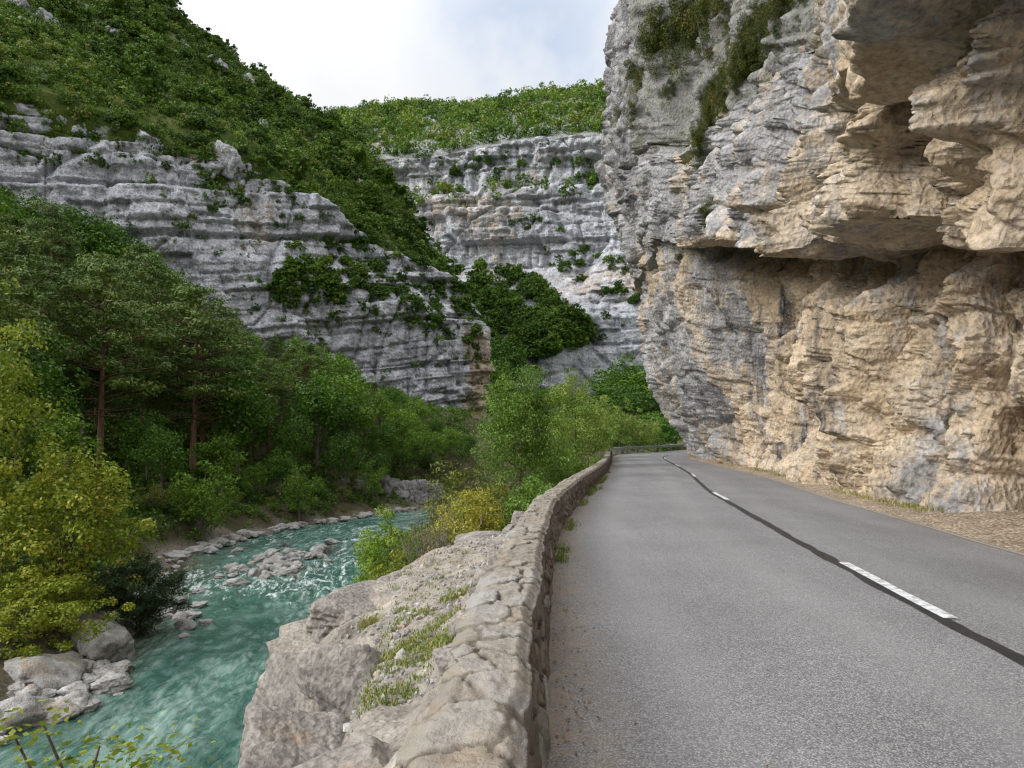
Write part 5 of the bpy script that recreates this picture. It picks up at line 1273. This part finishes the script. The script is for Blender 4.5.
# ------------------------------------------------------------------ river stones
r = np.random.default_rng(91)
RK = [rock_mesh('river_rock', 900+i, (1, 1, .62), M['river_rock'], sub=5 if i < 2 else 4, rough=.12, planes=16, boxy=(i % 2)) for i in range(7)]
def rk(px, py, s_, label, group=None, dz=.0, sq=1.):
    Y = (CAM_Z-WATER)*F/(py-HY); x = (px-HX)/F*Y
    o = link('river_rock', RK[int(r.integers(6))], None, (x, Y, WATER+.05*s_+dz)); o.scale = (s_*r.uniform(.8, 1.3), s_*r.uniform(.7, 1.1), s_*r.uniform(.7, 1.2)*sq); o.rotation_euler = (r.normal()*.15, r.normal()*.15, r.uniform(0, 6.28))
    return tag(o, label, 'rock', group)
rk(187, 627, .85, 'single white stone standing out of the green water')
rk(104, 655, 2.6, 'big grey rock at the tip of the left shore', None, .2, 1.2); rk(85, 640, 2.2, 'grey rock half under the yellow tree', None, .3); rk(40, 680, 3.6, 'broad pale slab lying on the left shore', None, -.2, .6)
rk(105, 690, 1.2, 'lowest pale rock at the water edge of the left shore'); rk(18, 725, 1.5, 'pale flat rock at the bottom left water edge')
for i in range(70):
    px = r.uniform(-10, 122); py = lin(px, [0, 60, 122], [700, 690, 665])+r.normal()*18
    rk(px, py, r.uniform(.25, 1.05), 'pale stone piled along the near left shore', 'stones of the near left shore', lin(px, [0, 120], [.15, .0]))
for i in range(40):
    px = r.normal()*22+272; py = r.normal()*7+566-.12*(px-272); rk(px, py, r.uniform(.3, 1.25), 'pale stone of the shoal in the middle of the river', 'stones of the mid river shoal')
for i in range(34):
    px = r.normal()*22+300; py = r.normal()*5+556-.1*(px-300); rk(px, py, r.uniform(.3, 1.2), 'pale stone of the shoal in the middle of the river', 'stones of the mid river shoal', .0, .8)
for i in range(26):
    px = r.normal()*14+180; py = r.normal()*8+610; rk(px, py, r.uniform(.2, .9), 'brownish stone in the shallows beside the dark bush', 'stones in the shallows by the dark bush', .0, .7)
for i in range(150):
    Y = r.uniform(29, 84); x = float(RVL(np.array(Y)))-.3+r.normal()*.8; o = link('bank_rock', RK[int(r.integers(6))], None, (x, Y, WATER+.15)); s_ = r.uniform(.4, 1.5); o.scale = (s_, s_*.9, s_*.8); o.rotation_euler = (0, 0, r.uniform(0, 6.28)); tag(o, 'grey rock along the foot of the far wooded bank', 'rock', 'rocks along the far bank')
# low rock wall at the outer bend of the river
for i, (px, py, Y, s_, lb) in enumerate([(352, 497, 85, 6.0, 'weathered rock outcrop at the river bend, second from the left'), (378, 492, 88, 6.5, 'tallest rock outcrop at the river bend below the dark trees'), (404, 496, 88, 5.5, 'weathered rock outcrop at the river bend, right of the tallest one'), (428, 497, 88, 5.5, 'rock outcrop at the river bend nearest the green shrubs'), (330, 511, 81, 4.2, 'low rock at the left foot of the river bend outcrop'), (366, 514, 83, 3.2, 'squat dark rock at the waterline under the river bend outcrop'), (392, 512, 84, 3.0, 'small rock at the waterline under the tallest bend outcrop'), (345, 486, 92, 5.0, 'rock showing between trees above the left part of the bend outcrop')]):
    o = link('rock_outcrop', rock_mesh('rock_outcrop', 940+i, (s_*1.1, s_*.9, s_*.8), M['outcrop'], sub=5, rough=.16, boxy=1, planes=18, nsc=1.6), None, at(px, py, Y)); o.rotation_euler = (0, 0, i*1.3); tag(o, lb, 'rock outcrop')
for (px, py, sc) in ((285, 548, .5), (330, 553, .55), (296, 580, .35)):
    Y = 8*F/(py-HY); o = link('bare_shrub', bpy.data.objects['bare_shrub'].data, None, ((px-HX)/F*Y, Y, WATER+.1)); o.scale = (sc*1.6, sc*1.6, sc*.6)
    tag(o, {285: 'brown dry twigs on the shoal by the far bank', 330: 'brown dry twig clump at the right end of the shoal', 296: 'small dry twig clump among the shoal stones'}[px], 'shrub')

# ------------------------------------------------------------------ guard rails at the bend
def guard_rail(pts, z, label):
    pts = np.array(pts, float); c = (pts[0, 0], pts[0, 1], 0.)
    root = bpy.data.objects.new('guard_rail', None); COL.objects.link(root); root.location = c; tag(root, label, 'guard rail')
    s = np.concatenate([[0], np.cumsum(np.hypot(*np.diff(pts, axis=0).T))]); q = np.linspace(0, s[-1], 60)
    L = np.stack([np.interp(q, s, pts[:, 0]), np.interp(q, s, pts[:, 1])], 1); zz = ZR(L[:, 1])
    t = np.gradient(L, axis=0); t /= np.linalg.norm(t, axis=1, keepdims=True); n = np.stack([t[:, 1], -t[:, 0]], 1)
    prof = [(0, .42), (.045, .47), (.045, .51), (0, .55), (0, .58), (.045, .62), (.045, .67), (0, .72), (-.02, .72), (-.02, .42)]
    Pq = np.stack([np.concatenate([L+n*a, (zz+h)[:, None]], 1) for a, h in prof+prof[:1]], 1)-np.array(c)
    link('beam', raw_mesh('beam', Pq.reshape(-1, 3), grid_faces(*Pq.shape[:2]), M['rail'], False), root)
    for d in np.arange(.2, s[-1], 2.0):
        p = np.array([np.interp(d, s, pts[:, 0]), np.interp(d, s, pts[:, 1])]); mb = MB(); k = int(np.argmin(np.abs(q-d)))
        mb.box((p[0]-n[k, 0]*.08-c[0], p[1]-n[k, 1]*.08-c[1], float(ZR(p[1]))+.3), (.1, .1, .84)); link('post', mb.mesh('post', M['post'], False), root)
yy = np.linspace(62, 86.2, 30); guard_rail(np.stack([XL(yy)-.35, yy], 1), 0, 'grey steel guard rail round the outside of the bend beyond the wall')
yy = np.linspace(87.2, 93, 14); guard_rail(np.stack([XL(yy)-.35, yy], 1), 0, 'farther guard rail after the gap beside the cliff foot')

# ------------------------------------------------------------------ sky, sun, camera
SUN_EL, SUN_AZ = rad(29), rad(254)                      # azimuth clockwise from +Y: behind left
W = bpy.data.worlds.new('World'); C.world = W; W.use_nodes = True
nt = W.node_tree; nt.nodes.clear()
def wn(typ, **kw):
    n = nt.nodes.new(typ)
    for k, v in kw.items(): setattr(n, k, v)
    return n
out = wn('ShaderNodeOutputWorld'); bg = wn('ShaderNodeBackground')
sky = wn('ShaderNodeTexSky', sky_type='NISHITA'); sky.sun_disc = False; sky.sun_elevation = SUN_EL; sky.sun_rotation = SUN_AZ
sks = wn('ShaderNodeMix', data_type='RGBA', blend_type='MULTIPLY'); sks.inputs[0].default_value = 1; sks.inputs[7].default_value = (.95, 1.18, 1.34, 1)
nt.links.new(sky.outputs[0], sks.inputs[6])
tc = wn('ShaderNodeTexCoord'); sep = wn('ShaderNodeSeparateXYZ'); nt.links.new(tc.outputs['Generated'], sep.inputs[0])
def wm(op, a, b=0., clamp=False):
    m = wn('ShaderNodeMath', operation=op); m.use_clamp = clamp
    for s_, v in ((m.inputs[0], a), (m.inputs[1], b)):
        if isinstance(v, (int, float)): s_.default_value = v
        else: nt.links.new(v, s_)
    return m.outputs[0]
nz = wn('ShaderNodeTexNoise'); nt.links.new(tc.outputs['Generated'], nz.inputs['Vector']); nz.inputs['Scale'].default_value = 5.5; nz.inputs['Detail'].default_value = 6; nz.inputs['Roughness'].default_value = .55
# one gap in the overcast high over the gorge, ragged by noise
gd = Vector((.02, .86, .50)).normalized()
dp = wn('ShaderNodeVectorMath', operation='DOT_PRODUCT'); nt.links.new(tc.outputs['Generated'], dp.inputs[0]); dp.inputs[1].default_value = gd
gap = wm('MULTIPLY', wm('SUBTRACT', dp.outputs['Value'], .984), 62., True)
gapn = wm('MULTIPLY', gap, wm('MULTIPLY', wm('SUBTRACT', nz.outputs['Fac'], .33), 4.0, True))
cover = wm('SUBTRACT', 1., wm('MULTIPLY', gapn, .5))
cl_b = wm('ADD', wm('MULTIPLY', sep.outputs['Z'], 5.5), 3.1)
sdv = wn('ShaderNodeVectorMath', operation='DOT_PRODUCT'); nt.links.new(tc.outputs['Generated'], sdv.inputs[0]); sdv.inputs[1].default_value = Vector((math.sin(SUN_AZ)*math.cos(SUN_EL), math.cos(SUN_AZ)*math.cos(SUN_EL), math.sin(SUN_EL)))
glow = wm('POWER', wm('MAXIMUM', sdv.outputs['Value'], 0.), 2.2)
cl_b = wm('MULTIPLY', cl_b, wm('ADD', wm('MULTIPLY', glow, 2.2), 1.))
cl_n = wm('MULTIPLY', cl_b, wm('ADD', wm('MULTIPLY', nz.outputs['Fac'], .35), .83))
cc = wn('ShaderNodeCombineColor'); 
nt.links.new(wm('MULTIPLY', cl_n, .985), cc.inputs[0]); nt.links.new(cl_n, cc.inputs[1]); nt.links.new(wm('MULTIPLY', cl_n, 1.02), cc.inputs[2])
mx = wn('ShaderNodeMix', data_type='RGBA'); nt.links.new(cover, mx.inputs[0]); nt.links.new(sks.outputs[2], mx.inputs[6]); nt.links.new(cc.outputs[0], mx.inputs[7])
nt.links.new(mx.outputs[2], bg.inputs['Color']); bg.inputs['Strength'].default_value = .10
nt.links.new(bg.outputs[0], out.inputs['Surface'])
sd = bpy.data.lights.new('sun', 'SUN'); sd.energy = 1.5; sd.angle = rad(24); sd.color = (1., .955, .89)
so = bpy.data.objects.new('sun', sd); COL.objects.link(so)
dv = Vector((math.sin(SUN_AZ)*math.cos(SUN_EL), math.cos(SUN_AZ)*math.cos(SUN_EL), math.sin(SUN_EL)))
so.rotation_euler = dv.to_track_quat('Z', 'Y').to_euler()
cd = bpy.data.cameras.new('camera'); cd.sensor_width = 36; cd.lens = 36*F/1024; cd.shift_y = (HY-384)/1024; cd.clip_start = .05; cd.clip_end = 9000
co = bpy.data.objects.new('camera', cd); COL.objects.link(co); co.location = (0, 0, CAM_Z); co.rotation_euler = (rad(90), 0, 0); C.camera = co
vs = C.view_settings; vs.view_transform = 'Standard'; vs.look = 'None'; vs.exposure = 0.8; vs.gamma = 1
C.cycles.max_bounces = 6; C.cycles.diffuse_bounces = 4; C.cycles.glossy_bounces = 2; C.cycles.transmission_bounces = 3; C.cycles.use_denoising = True; C.cycles.denoising_prefilter = 'NONE'; C.cycles.filter_width = 1.3; C.cycles.sample_clamp_indirect = 6
